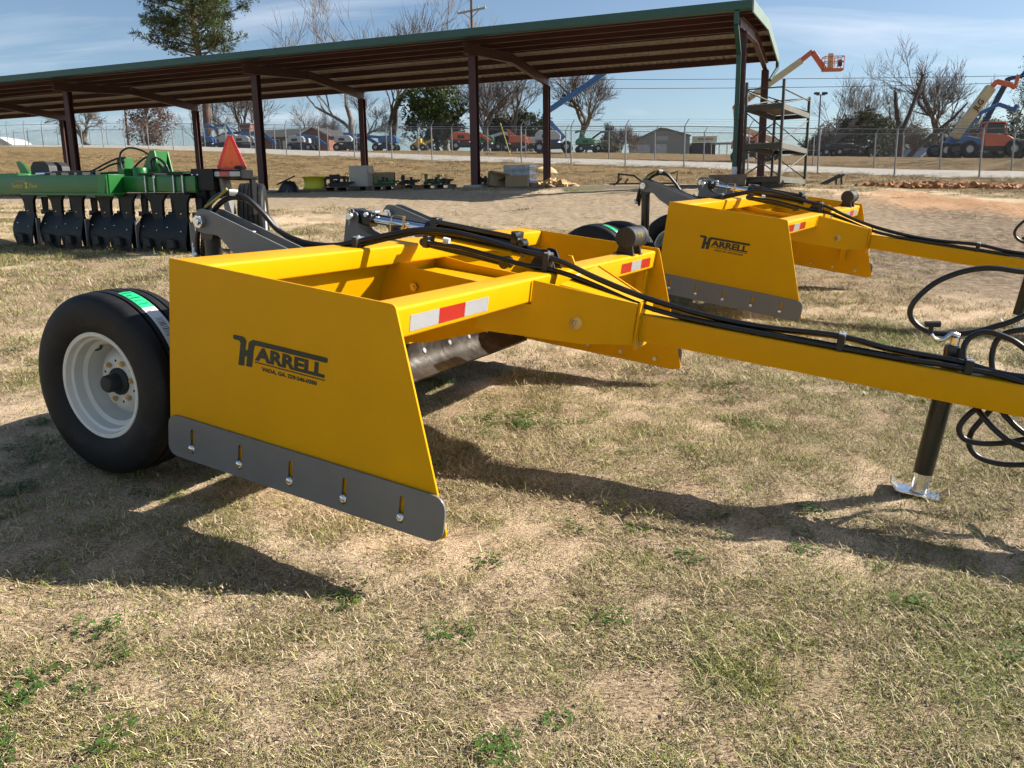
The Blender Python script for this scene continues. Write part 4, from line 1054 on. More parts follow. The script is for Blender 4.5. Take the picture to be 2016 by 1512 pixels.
MB().prism([(0, 0), (.30, 0), (.24, .24), (.17, .24)], (ux(226), .38, .88), (1, 0, 0), (0, 0, 1), (0, .02, 0)).prism([(0, 0), (.30, 0), (.24, .24), (.17, .24)], (ux(226), .56, .88), (1, 0, 0), (0, 0, 1), (0, .02, 0)).box((ux(226) + .18, .401, .95), (ux(226) + .24, .559, 1.12)).build('mast', G_, plow, bevel=.003)
tw = MB(); tw.box((ux(154), .55, .86), (ux(169), .57, 1.06)).box((ux(165), .571, .86), (ux(168), .68, 1.06)).box((ux(154), .571, .875), (ux(174), .69, .895)); tw.build('hose_tower', G_, plow, bevel=.002)
for dz in (.17, .21, .05): MB().ico((ux(163), .54, .86 + dz), .014).build('fitting', MT['zinc'], plow)
MB().prism([(0, 0), (.20, 0), (.05, .16), (-.02, .20), (-.1, .20)], (ux(-34), .40, .83), (1, 0, 0), (0, 0, 1), (0, .03, 0)).build('headstock_plate', G_, plow)
MB().box((ux(-40), .2, .83), (ux(-8), .5, .88)).build('headstock_foot', G_, plow, bevel=.005)
MB().prism(roundpoly([(0, 0), (.36, 0), (.34, .10), (.27, .15), (.06, .15), (0, .09)], [0, 0, .03, .05, .05, .03]), (ux(42), .10, .86), (1, 0, 0), (0, 0, 1), (0, .10, 0)).prism(roundpoly([(0, 0), (.36, 0), (.34, .10), (.27, .15), (.06, .15), (0, .09)], [0, 0, .03, .05, .05, .03]), (ux(36), .30, .86), (1, 0, 0), (0, 0, 1), (0, .10, 0)).build('cylinder_mount', MT['matblack'], plow)
MB().cyl((ux(58), .08, .862), (ux(90), .08, .868), .022, 14).build('chrome_rod', MT['chrome'], plow)
MB().cyl((ux(90), .10, .868), (ux(180), .12, .868), .030, 14).build('cylinder', MT['matblack'], plow)
for u in (98, 122, 148, 165): MB().box((ux(u), -.05, .845), (ux(u) + .10, .08, .875)).build('clamp_plate', MT['matblack'], plow)
# bottoms
def plow_bottom(x, y, s=1.0):
    b = MB().prism(roundpoly([(-.15, .64), (.18, .64), (.12, .56), (.11, .40), (.17, .20), (.17, .02), (.08, .02), (.02, .30), (-.05, .42), (-.07, .55)], [0, 0, .05, .1, .05, .0, .0, .05, .1, .05]), (x, y - .05, 0), (1, 0, 0), (0, 0, 1), (0, .035, 0)).build('plow_bottom', MT['plow_black'], plow, bevel=.003)
    # mouldboard: a twisted curved sheet
    vs = []; n = 8; m_ = 6
    for j in range(m_ + 1):
        for i in range(n + 1):
            a, c = i / n, j / m_
            vs.append((x - .27 + .40 * a + .05 * (1 - a) * (1 - c) ** 2, y - .07 - .05 * a + .09 * c * c - .05 * sin(c * 3.0) * (1 - a), .02 + .41 * c + .02 * a * c))
    N = len(vs); vs += [(p[0] + .004, p[1] + .009, p[2]) for p in vs]
    fs = []
    for j in range(m_):
        for i in range(n):
            q = (j * (n + 1) + i, j * (n + 1) + i + 1, (j + 1) * (n + 1) + i + 1, (j + 1) * (n + 1) + i); fs += [q, tuple(N + k for k in reversed(q))]
    for i in range(n): fs += [(i, N + i, N + i + 1, i + 1), (m_ * (n + 1) + i, m_ * (n + 1) + i + 1, N + m_ * (n + 1) + i + 1, N + m_ * (n + 1) + i)]
    for j in range(m_): fs += [(j * (n + 1), (j + 1) * (n + 1), N + (j + 1) * (n + 1), N + j * (n + 1)), (j * (n + 1) + n, N + j * (n + 1) + n, N + (j + 1) * (n + 1) + n, (j + 1) * (n + 1) + n)]
    MB().add(vs, fs).build('mouldboard', MT['plow_black'], b, smooth=35)
    MB().prism([(-.22, .0), (.16, .0), (.19, .05), (-.17, .075)], (x, y - .10, .003), (1, 0, 0), (0, 0, 1), (0, .02, 0)).build('share', MT['rust'], b)
    MB().box((x + .165, y - .075, .02), (x + .182, y - .02, .36)).build('lit_shank_edge', MT['grey'], b)  # grey strip paints the sunlit right edge of the black shank
    MB().prism([(0, 0), (.12, .01), (.10, .09), (.02, .10)], (x - .12, y - .145, .08), (1, 0, 0), (0, 0, 1), (0, .05, 0)).build('shin_plate', MT['matblack'], b)
    MB().box((x + .02, y + .10, .40), (x + .22, y + .13, .455)).build('trash_board', MT['grey'], b)  # grey here is light put into the board's colour
    MB().beam((x + .16, y - .05, .30), (x + .02, y + .02, .46), .018, .018).build('stay_rod', MT['grey'], b)
    MB().prism(roundpoly([(0, 0), (.10, .02), (.13, .20), (.10, .30), (.02, .34)], .02), (x + .16, y + .10, .10), (1, 0, 0), (0, 0, 1), (0, .02, 0)).build('rear_board', MT['plow_black'], b)
    MB().prism(roundpoly([(-.02, 0), (.05, 0), (.06, .16), (-.03, .16)], .01), (x + .20, y + .02, .44), (1, 0, 0), (0, 0, 1), (0, .03, 0)).build('shank_foot', MT['plow_black'], b)
    for dx, dz in ((-.13, .30), (.07, .26), (-.05, .12), (.09, .44)): MB().ico((x + dx, y - .105, dz), .009).build('bolt', MT['zinc'], b)
for i, u in enumerate((48, 100, 152, 200, 250, 298, 348)): plow_bottom(ux(u), .02 + .05 * (i % 2))
for u in (278, 294, 329, 345):
    st = MB().box((ux(u), .055, .64), (ux(u) + .016, .07, .86)).build('u_bolt', MT['zincdull'], plow)
for u in (270, 322): MB().box((ux(u), .04, .835), (ux(u) + .24, .27, .86)).box((ux(u), .05, .60), (ux(u) + .24, .27, .655)).build('clamp_plate', MT['plow_black'], plow, bevel=.003)
# carrier at the right with tape, warning triangle, tyre
MB().box((ux(358), .10, .68), (ux(415), .32, .90)).box((ux(362), .12, .46), (ux(388), .20, .68)).box((ux(395), .14, .60), (ux(412), .22, .68)).build('carrier_plate', MT['plow_black'], plow, bevel=.004)
MB().beam((ux(380), .20, .845), (ux(482), .20, .845), .16, .085, .008).build('carrier_beam', MT['plow_black'], plow)
MB().lathe([(0, .03), (.05, .03), (.065, .015), (.065, 0)], (ux(466), .2, .898), (0, 0, 1), 20).build('beam_cap', MT['plow_black'], plow)
for i, c in enumerate('wrw'): MB().box((ux(402) + i * .145, .1185, .822), (ux(402) + i * .145 + .144, .1192, .870)).build('reflective_tape', MT['tape_white' if c == 'w' else 'tape_red'], plow, smooth=0)
for u, y in ((362, .098), (376, .098)): MB().ico((ux(u), y, .84), .014).build('bolt', MT['zinc'], plow)
MT['smv_orange'] = mat('fluorescent_orange', (1.0, 0.15, 0.02), 0.5, 0, 0.03, 4)
MT['smv_red'] = mat('smv_border_red', (0.92, 0.015, 0.015), 0.35, 0, 0.03, 4)
cxs, zs = ux(443), .862
tri = [(-.205, .055), (-.175, .0), (.175, .0), (.205, .055), (.035, .365), (-.035, .365)]
tri2 = [(-.150, .050), (.150, .050), (.012, .335), (-.012, .335)]
MB().prism(tri, (cxs, .205, zs), (1, 0, 0), (0, 0, 1), (0, .004, 0)).build('warning_triangle_border', MT['smv_red'], plow, smooth=0)
MB().prism(tri2, (cxs, .2035, zs), (1, 0, 0), (0, 0, 1), (0, .001, 0)).build('warning_triangle', MT['smv_orange'], plow, smooth=0)
for dz in (.10, .24): MB().ico((cxs, .2032, zs + dz), .006).build('bolt', MT['print'], plow)
MB().box((cxs + .02, .2, zs + .005), (cxs + .09, .2034, zs + .03)).build('reflector', MT['white'], plow, smooth=0)
wt = bpy.data.objects.new('gauge_wheel', tyre_me); link(wt, plow); wt.location = (ux(418), .62, .385); wt.rotation_euler = (0, 0, radians(-50))
link(bpy.data.objects.new('wheel_rim', rim_me), wt)
MB().box((ux(468), .30, .44), (ux(474), .36, .82)).box((ux(418), .30, .79), (ux(474), .40, .83)).build('wheel_fork', MT['plow_black'], plow, bevel=.003)
MB().beam((ux(432), .22, .44), (ux(420), .22, .82), .12, .05, .01).build('support_leg', MT['grey'], plow)
# hoses
def phose(pts, r=.011): MB().tube(smooth_path(pts, 8), r, 8).build('hose', MT['hose'], plow, smooth=60)
phose([(ux(203), .3, .86), (ux(199), .3, 1.0), (ux(202), .3, 1.10), (ux(216), .32, 1.15), (ux(234), .36, 1.12), (ux(248), .42, 1.03), (ux(259), .46, .92)])
phose([(ux(211), .35, .90), (ux(230), .38, 1.02), (ux(246), .40, 1.06), (ux(262), .42, 1.0), (ux(269), .44, .92)])
phose([(ux(252), .36, .90), (ux(250), .36, 1.0), (ux(258), .38, 1.04), (ux(270), .40, .98), (ux(274), .42, .89)])
phose([(ux(63), .2, .90), (ux(88), .3, .885), (ux(118), .4, .90), (ux(140), .48, .99), (ux(158), .53, 1.05), (ux(173), .55, 1.06)])
phose([(ux(66), .25, .885), (ux(103), .4, .88), (ux(128), .46, .91), (ux(150), .50, .98), (ux(170), .55, 1.01)])
phose([(ux(66), .25, .875), (ux(128), .42, .88), (ux(193), .50, .905)], .009)
# lettering on the beam
MT['plow_print'] = mat('yellow_print', (0.62, 0.45, 0.02), 0.5)
def on_beam(txt, u, z, size, w=.0006):
    me_ = text_mesh('lettering', txt, size, MT['plow_print'], w); put_mesh('lettering', me_, plow, frame_matrix((ux(u), -.1212, z), (1, 0, 0), (0, 0, 1), (0, -1, 0)))
on_beam('Switch', 36, .700, .078); on_beam('Plow', 74, .700, .078); on_beam('The Finest on Land', 47, .770, .022, .0003)
put_mesh('lettering', curve_mesh('lettering', [[(-.035, .07), (.035, .07), (.01, .035), (.03, .0), (-.03, 0), (-.01, .035)]], .0008, MT['plow_print']), plow, frame_matrix((ux(68), -.1212, .695), (1, 0, 0), (0, 0, 1), (0, -1, 0)))
# ------------------------------------------------------------------ chain-link fences
MT['galv'] = mat('galvanised_pipe', (0.30, 0.30, 0.30), 0.5, 0.6, 0.15, 3)
MT['mesh_wire'] = mat('chain_link_wire', (0.20, 0.20, 0.20), 0.55, 0.5, 0.1, 3)
def chain_fence(name, label, off, t0, t1, step, H, arms):
    root = thing(name, label, 'fence', (F_A[0] + F_D[0] * t0 + F_N[0] * off, F_A[1] + F_D[1] * t0 + F_N[1] * off, 0))
    ox, oy = root.location.x, root.location.y
    def P(t, z=0.0):
        x, y = F_A[0] + F_D[0] * t + F_N[0] * off, F_A[1] + F_D[1] * t + F_N[1] * off
        return Vector((x - ox, y - oy, gz(x, y) + z))
    ts = list(np.arange(t0, t1, step)); pts = [P(t) for t in ts]
    post_me = MB().cyl((0, 0, -.3), (0, 0, H + .03), .042, 8).mesh('post', MT['galv'], 40)
    arm_me = MB().tube([(0, 0, H + .03), tuple(Vector((F_N[0], F_N[1], 0)) * .0 + Vector((F_D[0] * -.22, F_D[1] * -.22, H + .36)))], .022, 6).mesh('barb_arm', MT['galv'], 40)
    for p in pts:
        o = bpy.data.objects.new('post', post_me); link(o, root); o.location = p
        if arms: o2 = bpy.data.objects.new('barb_arm', arm_me); link(o2, o)
    tr = MB().tube([p + Vector((0, 0, H)) for p in pts], .022, 6).build('top_rail', MT['galv'], root)
    if arms:
        for k in range(3): MB().tube([p + Vector((F_D[0] * -.07 * (k + 1), F_D[1] * -.07 * (k + 1), H + .03 + .11 * (k + 1))) for p in pts], .005, 3).build('barbed_wire', MT['mesh_wire'], root)
    # woven wires, two families of slanting strands
    mb = MB(); tt = np.arange(t0, t1 - H, .085); ww = .0062
    ends = np.concatenate([tt, tt + H - .05]); 
    xs0 = F_A[0] + F_D[0] * ends + F_N[0] * off; ys0 = F_A[1] + F_D[1] * ends + F_N[1] * off; zs0 = gz_arr(xs0, ys0); n = len(tt)
    for i in range(n):
        a0 = Vector((xs0[i] - ox, ys0[i] - oy, zs0[i])); b0 = Vector((xs0[n + i] - ox, ys0[n + i] - oy, zs0[n + i]))
        for p, q in ((a0 + Vector((0, 0, .05)), b0 + Vector((0, 0, H))), (a0 + Vector((0, 0, H)), b0 + Vector((0, 0, .05)))):
            dx = Vector((F_D[0], F_D[1], 0)) * ww
            mb.add([p, p + dx, q + dx, q], [(0, 1, 2, 3)])
    o = mb.build('chain_link', MT['mesh_wire'], root, smooth=0); o['kind'] = 'stuff'
    return root
chain_fence('chain_link_fence', 'tall chain-link fence with barbed arms along the near side of the road', 0.0, -24.85, 118, 3.55, 2.15, True)
chain_fence('chain_link_fence', 'second chain-link fence on the far side of the road', 8.2, -28, 118, 3.4, 1.95, True)

# ------------------------------------------------------------------ lifting machines behind the fences
def paint(name, c, d=.25): return mat(name, c, 0.45, 0, 0.1, 1.5, 0.03, 20, dirt=(0.25, 0.2, 0.14), dirt_amt=d)
MT['lift_blue'] = paint('lift_blue', (0.045, 0.135, 0.32)); MT['lift_grey'] = paint('lift_grey', (0.52, 0.53, 0.54)); MT['lift_orange'] = paint('lift_orange', (0.62, 0.135, 0.05)); MT['lift_red'] = paint('lift_red', (0.50, 0.05, 0.03))  # blue, orange and green muted: distance haze put into the paint colours
MT['lift_tan'] = paint('lift_cream', (0.58, 0.47, 0.26)); MT['lift_green'] = paint('lift_green', (0.045, 0.24, 0.10)); MT['lift_dark'] = paint('lift_dark', (0.03, 0.03, 0.035)); MT['lift_yellow'] = paint('lift_yellow', (0.62, 0.40, 0.04)); MT['lift_navy'] = paint('lift_navy', (0.025, 0.04, 0.08))
MT['glass'] = mat('dark_glass', (0.02, 0.025, 0.03), 0.1, 0, 0.1, 2)
wheel_l = MB().lathe([(.20, -.16), (.33, -.19), (.45, -.17), (.48, -.10), (.48, .10), (.45, .17), (.33, .19), (.20, .16)], (0, 0, 0), (0, 1, 0), 22).mesh('wheel', MT['tyre'], 40)
disc_l = MB().lathe([(0, -.10), (.20, -.12), (.24, -.17), (.25, -.17), (.26, -.12), (.26, .12), (.24, .17), (.2, .12), (0, .10)], (0, 0, 0), (0, 1, 0), 18).mesh('wheel_disc', MT['lift_grey'], 40)
def add_wheels(root, L, W, r, disc=None):
    for x in (-L / 2, L / 2):
        for y in (-W / 2, W / 2):
            o = bpy.data.objects.new('wheel', wheel_l); link(o, root); o.location = (x, y, r); s = r / .48; o.scale = (s, s, s)
            link(bpy.data.objects.new('wheel_disc', disc_l), o)
def basket(root, c, rz, m, w=1.9, d=.85, h=1.05):
    b = MB().box((-w / 2, -d / 2, 0), (w / 2, d / 2, .14)).build('basket_floor', m, root); b.location = c; b.rotation_euler = (0, 0, rz)
    for x in (-w / 2, -w / 6, w / 6, w / 2):
        for y in (-d / 2, d / 2): MB().cyl((x, y, .14), (x, y, h), .028, 6).build('stanchion', m, b)
    for z in (.6, h):
        for y in (-d / 2, d / 2): MB().cyl((-w / 2, y, z), (w / 2, y, z), .03, 6).build('rail', m, b)
        for x in (-w / 2, w / 2): MB().cyl((x, -d / 2, z), (x, d / 2, z), .03, 6).build('rail', m, b)
    MB().box((-.35, -.18, .14), (.0, .12, 1.2)).build('control_box', MT['lift_tan'], b, bevel=.03)
    MB().box((.35, -.2, .3), (.6, .1, .75)).build('tool_box', MT['lift_dark'], b, bevel=.02)
    return b
def boom_lift(name, label, u, D, rz, mbody, mboom, boom, cover=None, jib=None, bask=None, scale=1.0, z=0.0, wheels=True, group=None):
    """boom: list of (x, z, width) points in the machine's own vertical plane"""
    r = thing(name, label, 'boom lift', spot(u, D, z), rz, group); r.scale = (scale,) * 3
    MB().box((-1.25, -.75, .38), (1.25, .75, .80)).build('chassis', MT['lift_dark'], r, bevel=.05)
    add_wheels(r, 2.2, 1.9, .46)
    MB().lathe([(0, .2), (.6, .2), (.7, .0)], (0, 0, .80), (0, 0, 1), 20).build('turntable', mbody, r)
    cv = MB().prism(roundpoly([(-1.55, 0), (.75, 0), (.75, .45), (.40, .80), (-1.2, .86), (-1.55, .5)], [.05, .05, .1, .2, .25, .2]), (0, .18, 1.02), (1, 0, 0), (0, 0, 1), (0, .78, 0)).build('engine_cover', cover or mbody, r, smooth=30, bevel=.04)
    MB().prism(roundpoly([(-1.45, 0), (.60, 0), (.60, .40), (.25, .70), (-1.2, .75), (-1.45, .45)], [.05, .05, .1, .2, .25, .2]), (0, -.95, 1.02), (1, 0, 0), (0, 0, 1), (0, .72, 0)).build('tank_cover', cover or mbody, r, smooth=30, bevel=.04)
    MB().box((-.9, -.957, 1.15), (-.2, -.951, 1.45)).build('vent_panel', MT['lift_dark'], r)
    for (x0, z0, w0), (x1, z1, w1) in zip(boom[:-1], boom[1:]):
        MB().beam((x0, 0, z0), (x1, 0, z1), w0 * .8, w0, .03).build('boom', mboom, r)
    for x0, z0, w0 in boom[1:-1]: MB().cyl((x0, -w0 * .6, z0), (x0, w0 * .6, z0), w0 * .55, 12).build('boom_joint', mbody, r)
    if jib:
        for (x0, z0, w0), (x1, z1, w1) in zip(jib[:-1], jib[1:]): MB().beam((x0, 0, z0), (x1, 0, z1), w0 * .8, w0, .03).build('jib', mbody, r)
    if bask: basket(r, (bask[0], 0, bask[1]), radians(90) * bask[2], mbody, 1.35, .75, .95)
    return r
BG = 'boom lifts parked beyond the fences'
# blue lift with its boom raised high, behind the rear shed post
boom_lift('boom_lift', 'blue boom lift with its long boom raised to the right, seen past the shed post', 1090, 68, radians(-6), MT['lift_blue'], MT['lift_blue'],
          [(.9, 1.2, .34), (-.75, 3.0, .34), (-.55, 3.3, .42), (2.6, 5.2, .42), (6.2, 7.6, .30)], cover=MT['lift_grey'], group=BG)
# orange-and-cream lift behind the rack, basket in the air
boom_lift('boom_lift', 'orange lift behind the pallet rack with cream boom and basket high in the air', 1484, 61, radians(-4), MT['lift_orange'], MT['lift_tan'],
          [(1.9, 1.3, .40), (-1.3, 2.5, .45), (-1.45, 3.9, .45), (3.0, 7.0, .40)], jib=[(2.9, 6.95, .34), (3.75, 7.6, .34), (4.7, 6.35, .30)], bask=(5.25, 6.25, 0), group=BG)
low_boom = [(-.6, 1.9, .36), (1.8, 1.7, .36), (3.3, .75, .30)]
boom_lift('boom_lift', 'blue lift with a pale grey rounded cover, right of the brick gable', 690, 88, radians(-8), MT['lift_blue'], MT['lift_blue'], low_boom, cover=MT['lift_grey'], scale=.95, group=BG)
boom_lift('boom_lift', 'blue lift with a grey cover parked before the brick gable', 598, 90, radians(-8), MT['lift_blue'], MT['lift_blue'], [(-.6, 1.9, .36), (1.6, 1.6, .36), (2.8, .7, .3)], cover=MT['lift_grey'], scale=.95, group=BG)
boom_lift('boom_lift', 'blue lift with its boom lowered, second from the dark evergreen', 762, 87, radians(175), MT['lift_blue'], MT['lift_blue'], [(-.6, 1.6, .32), (2.4, 1.9, .32), (4.2, 1.2, .26)], cover=MT['lift_blue'], scale=.85, group=BG)
boom_lift('boom_lift', 'grey-covered lift just left of the red-brown front post', 490, 91, radians(-4), MT['lift_grey'], MT['lift_blue'], [(-.6, 2.0, .36), (2.0, 2.1, .36), (3.4, .8, .3)], cover=MT['lift_grey'], scale=.95, group=BG)
boom_lift('boom_lift', 'grey and blue lift above the orange warning triangle', 455, 92, radians(170), MT['lift_blue'], MT['lift_blue'], [(-.5, 1.9, .34), (.2, 3.0, .34), (1.6, 3.0, .3)], cover=MT['lift_grey'], scale=.95, group=BG)
boom_lift('boom_lift', 'leftmost blue lift of the row, partly behind the chimney', 416, 93, radians(10), MT['lift_blue'], MT['lift_blue'], [(-.5, 1.9, .34), (.0, 3.1, .34), (1.2, 2.6, .3)], cover=MT['lift_blue'], scale=.9, group=BG)
boom_lift('boom_lift', 'orange lift with a big rounded cover left of the centre shed post', 918, 80, radians(8), MT['lift_orange'], MT['lift_orange'], [(-.8, 1.7, .32), (1.6, 1.5, .32), (2.6, .9, .26)], cover=MT['lift_orange'], scale=.95, group=BG)
boom_lift('boom_lift', 'green lift with a rounded cover right of the centre shed post', 962, 81, radians(5), MT['lift_green'], MT['lift_grey'], [(-.6, 1.4, .3), (1.8, 2.1, .3), (3.4, 1.6, .25)], cover=MT['lift_green'], scale=.82, group=BG)
boom_lift('boom_lift', 'small orange lift with a folded basket right of the green one', 1015, 78, radians(176), MT['lift_orange'], MT['lift_orange'], [(-.4, 1.3, .28), (.9, 2.6, .3), (.6, 1.4, .26)], cover=MT['lift_orange'], bask=(-1.0, .8, 0), scale=.75, group=BG)
boom_lift('boom_lift', 'small green lift with slanting boom left of the raised blue lift', 1042, 79, radians(180), MT['lift_green'], MT['lift_green'], [(-.3, .9, .26), (1.2, 2.6, .26)], cover=MT['lift_grey'], scale=.7, group=BG)
boom_lift('boom_lift', 'small green lift right of the raised blue lift', 1158, 76, radians(4), MT['lift_green'], MT['lift_green'], [(.0, .9, .26), (-1.0, 2.7, .26), (-1.7, 2.5, .2)], cover=MT['lift_green'], bask=(.9, .5, 0), scale=.72, group=BG)

def telehandler(name, label, u, D, rz, mbody, mboom, mfork, boom, fork, cab, z=0.0, scale=1.0):
    r = thing(name, label, 'telehandler', spot(u, D, z), rz); r.scale = (scale,) * 3
    MB().box((-2.2, -.8, .55), (2.0, .8, .95)).build('chassis', MT['lift_dark'], r, bevel=.05)
    add_wheels(r, 3.4, 2.1, .66)
    MB().prism(roundpoly([(-.5, 0), (1.9, 0), (2.0, .35), (1.4, .75), (.2, 1.0), (-.5, 1.0)], [.05, .05, .2, .3, .2, .05]), (0, -1.05, .85), (1, 0, 0), (0, 0, 1), (0, .75, 0)).build('engine_hood', mbody, r, smooth=30, bevel=.05)
    if cab:
        for x0, x1 in ((-.45, -.55), (.95, 1.25)):
            for y in (-.98, -.25): MB().beam((x1, y, 1.5), (x0, y, 2.65), .08, .08).build('cab_pillar', mbody, r)
        MB().box((-.5, -1.03, 2.62), (1.0, -.2, 2.74)).build('cab_roof', mbody, r, bevel=.03)
        MB().box((-.42, -.92, 1.4), (.92, -.3, 2.6)).build('cab_glass', MT['glass'], r)
    for (x0, z0, w0), (x1, z1, w1) in zip(boom[:-1], boom[1:]): MB().beam((x0, .25, z0), (x1, .25, z1), w0 * .8, w0, .03).build('boom', mboom, r)
    for (x0, z0, w0), (x1, z1, w1) in zip(fork[:-1], fork[1:]): MB().beam((x0, .25, z0), (x1, .25, z1), w0, w0, .02).build('fork_head', mfork, r)
    return r
telehandler('telehandler', 'orange telehandler with a cream raised boom at the right edge', 1934, 66, radians(-3), MT['lift_orange'], MT['lift_tan'], MT['lift_orange'],
            [(-2.3, 1.7, .72), (.15, 5.4, .58)], [(.1, 5.3, .32), (.55, 5.85, .34), (1.6, 5.6, .28), (2.0, 5.35, .22), (2.15, 6.2, .10)], True)
telehandler('telehandler', 'blue telehandler behind the orange one, arm reaching up right', 1885, 74, radians(-2), MT['lift_blue'], MT['lift_blue'], MT['lift_blue'],
            [(-1.3, .6, .8), (1.1, 3.6, .62)], [(1.1, 3.6, .3), (3.2, 4.6, .30), (4.6, 4.1, .3), (4.8, 4.5, .15)], False)
telehandler('telehandler', 'dark telehandler behind with a tall black crooked arm at the right edge', 1976, 77, radians(-2), MT['lift_dark'], MT['lift_navy'], MT['lift_navy'],
            [(-2.4, 2.6, .42), (-.3, 7.2, .40)], [(-.3, 7.2, .34), (.9, 7.4, .34), (1.3, 7.9, .26), (1.55, 8.5, .10)], False)
# text on the raised booms
def side_text(root_name_label, txt, x, z, ang, size, m):
    for o in bpy.data.objects:
        if o.get('label') == root_name_label:
            me_ = text_mesh('lettering', txt, size, m, .01); a = radians(ang)
            put_mesh('lettering', me_, o, frame_matrix((x, .25 - .36 if 'tele' in o.name else -.18, z), (cos(a), 0, sin(a)), (-sin(a), 0, cos(a)), (0, -1, 0)))
side_text('orange telehandler with a cream raised boom at the right edge', 'JLG', -.9, 3.6, 56, .62, MT['print'])
side_text('orange lift behind the pallet rack with cream boom and basket high in the air', 'JLG', -.6, 4.35, 35, .32, MT['print'])
side_text('blue telehandler behind the orange one, arm reaching up right', 'Genie', -.5, 1.6, 51, .4, MT['white'])
# small yellow machine, flatbed trailer, red pickup-like dark machines
r = thing('trencher', 'small yellow machine parked between the blue lifts and the dark evergreen', 'machine', spot(826, 84), radians(-5))
MB().box((-.6, -.5, .3), (.6, .5, .8)).build('engine_box', MT['lift_yellow'], r, bevel=.06); MB().box((-.2, -.4, .8), (.3, .4, 1.25)).build('console', MT['lift_yellow'], r, bevel=.05); MB().beam((.5, 0, .7), (1.5, 0, 1.1), .2, .2).build('digging_arm', MT['lift_yellow'], r); add_wheels(r, 1.0, .9, .32)
r = thing('flat_trailer', 'long dark flatbed trailer far behind the fence on the right', 'trailer', spot(1632, 84), radians(-4))
MB().box((-2.6, -1, .65), (2.0, 1, .85)).build('deck', MT['lift_dark'], r); MB().box((-.2, -1, .86), (2.0, 1, 1.25)).build('load', MT['lift_dark'], r, bevel=.1); add_wheels(r, 1.3, 1.9, .4)
MB().beam((-2.6, 0, .75), (-3.6, 0, .6), .15, .15).build('drawbar', MT['lift_dark'], r)

# ------------------------------------------------------------------ buildings
MT['brick'] = mat('red_brick_wall', (0.26, 0.115, 0.08), 0.9, 0, 0.2, 3, 0.2, 12); MT['shingle'] = mat('dark_shingles', (0.055, 0.05, 0.048), 0.9, 0, 0.2, 3, 0.3, 8); MT['trimw'] = mat('white_trim', (0.72, 0.72, 0.70), 0.6)
MT['siding'] = mat('grey_green_siding', (0.30, 0.30, 0.27), 0.6, 0, 0.06, 1.5); MT['cream_sign'] = mat('cream_sign_board', (0.72, 0.62, 0.42), 0.6)
def window(root, x, z, w, h, y, name='window'):
    f = MB().box((x - w / 2 - .06, y - .06, z - .06), (x + w / 2 + .06, y - .002, z + h + .06)).build(name, MT['trimw'], root)
    MB().box((x - w / 2, y - .07, z), (x - .02, y - .061, z + h)).build('pane', MT['glass'], f); MB().box((x + .02, y - .07, z), (x + w / 2, y - .061, z + h)).build('pane', MT['glass'], f)
hp = spot(540, 112)
house = thing('brick_house', 'brick house with a dark roof and white gable trim behind the blue lifts', 'house', hp, radians(-16))
HL, HR, HD, HH = -9.6, 9.3, 9.0, 2.5
MB().box((HL, 0, -1), (HR - 4.2, HD, HH)).build('wall', MT['brick'], house, smooth=0)
MB().box((HR - 4.199, -1.6, -1), (HR, HD + .0, HH)).build('wall', MT['brick'], house, smooth=0)
MB().prism([(-.5, HH), (HD / 2, HH + 1.5), (HD + .5, HH), (HD + .5, HH - .12), (HD / 2, HH + 1.35), (-.5, HH - .12)], (HL - .5, 0, 0), (0, 1, 0), (0, 0, 1), (HR - 4.2 - HL + 1.5, 0, 0)).build('roof', MT['shingle'], house, smooth=0)
gw = 2.1
MB().prism([(-gw - .5, HH - .18), (0, HH + 1.05), (gw + .5, HH - .18), (gw + .5, HH - .30), (0, HH + .92), (-gw - .5, HH - .30)], (HR - 2.1, -2.1, 0), (1, 0, 0), (0, 0, 1), (0, HD + 2, 0)).build('roof', MT['shingle'], house, smooth=0)
MB().prism([(-gw, HH - .01), (0, HH + .90), (gw, HH - .01)], (HR - 2.1, -1.59, 0), (1, 0, 0), (0, 0, 1), (0, .2, 0)).build('gable', MT['brick'], house, smooth=0)
for s_ in (-1, 1):
    MB().beam((HR - 2.1 + s_ * (gw + .55), -2.13, HH - .24), (HR - 2.1 + s_ * .05, -2.13, HH + 1.02), .05, .26).build('barge_board', MT['trimw'], house)
ch = MB().box((-7.0, 3.6, HH + .3), (-5.6, 4.8, HH + 2.3)).build('chimney', MT['brick'], house, smooth=0); MB().box((-7.1, 3.5, HH + 2.301), (-5.5, 4.9, HH + 2.45)).build('chimney_cap', MT['brick'], ch, smooth=0)
for x in (-8, -5.2, -2.4, .6, 3.2): window(house, x, 1.0, 1.1, 1.2, -.002)
window(house, HR - 2.1, 1.0, 1.4, 1.2, -1.602)
MB().box((1.6, -.07, 0), (2.5, -.003, 2.05)).build('door', MT['trimw'], house)

bp_ = at(1304, 301, 120)
barn = thing('metal_barn', 'wide grey metal barn with a cream sign board, far behind the fence', 'barn', bp_, radians(-4))
BW, BH, BR = 8.0, 2.4, 1.0
MB().prism([(-4.0, -1), (3.9, -1), (3.9, BH - .1), (.6, BH + BR * .85), (-.4, BH + BR), (-4.0, BH - .6)], (0, 0, 0), (1, 0, 0), (0, 0, 1), (0, 12, 0)).build('wall', MT['siding'], barn, smooth=0)
MB().prism([(-4.15, BH - .64), (-.4, BH + BR + .02), (.6, BH + BR * .87), (4.05, BH - .12), (4.05, BH + .02), (.6, BH + BR * .87 + .14), (-.4, BH + BR + .16), (-4.15, BH - .5)], (0, -.3, 0), (1, 0, 0), (0, 0, 1), (0, 12.5, 0)).build('roof', MT['siding'], barn, smooth=0)
for x in (-2.7, -.25): MB().box((x - .85, -.06, -.2), (x + .85, -.002, 1.2)).build('roll_door', MT['lift_grey'], barn)
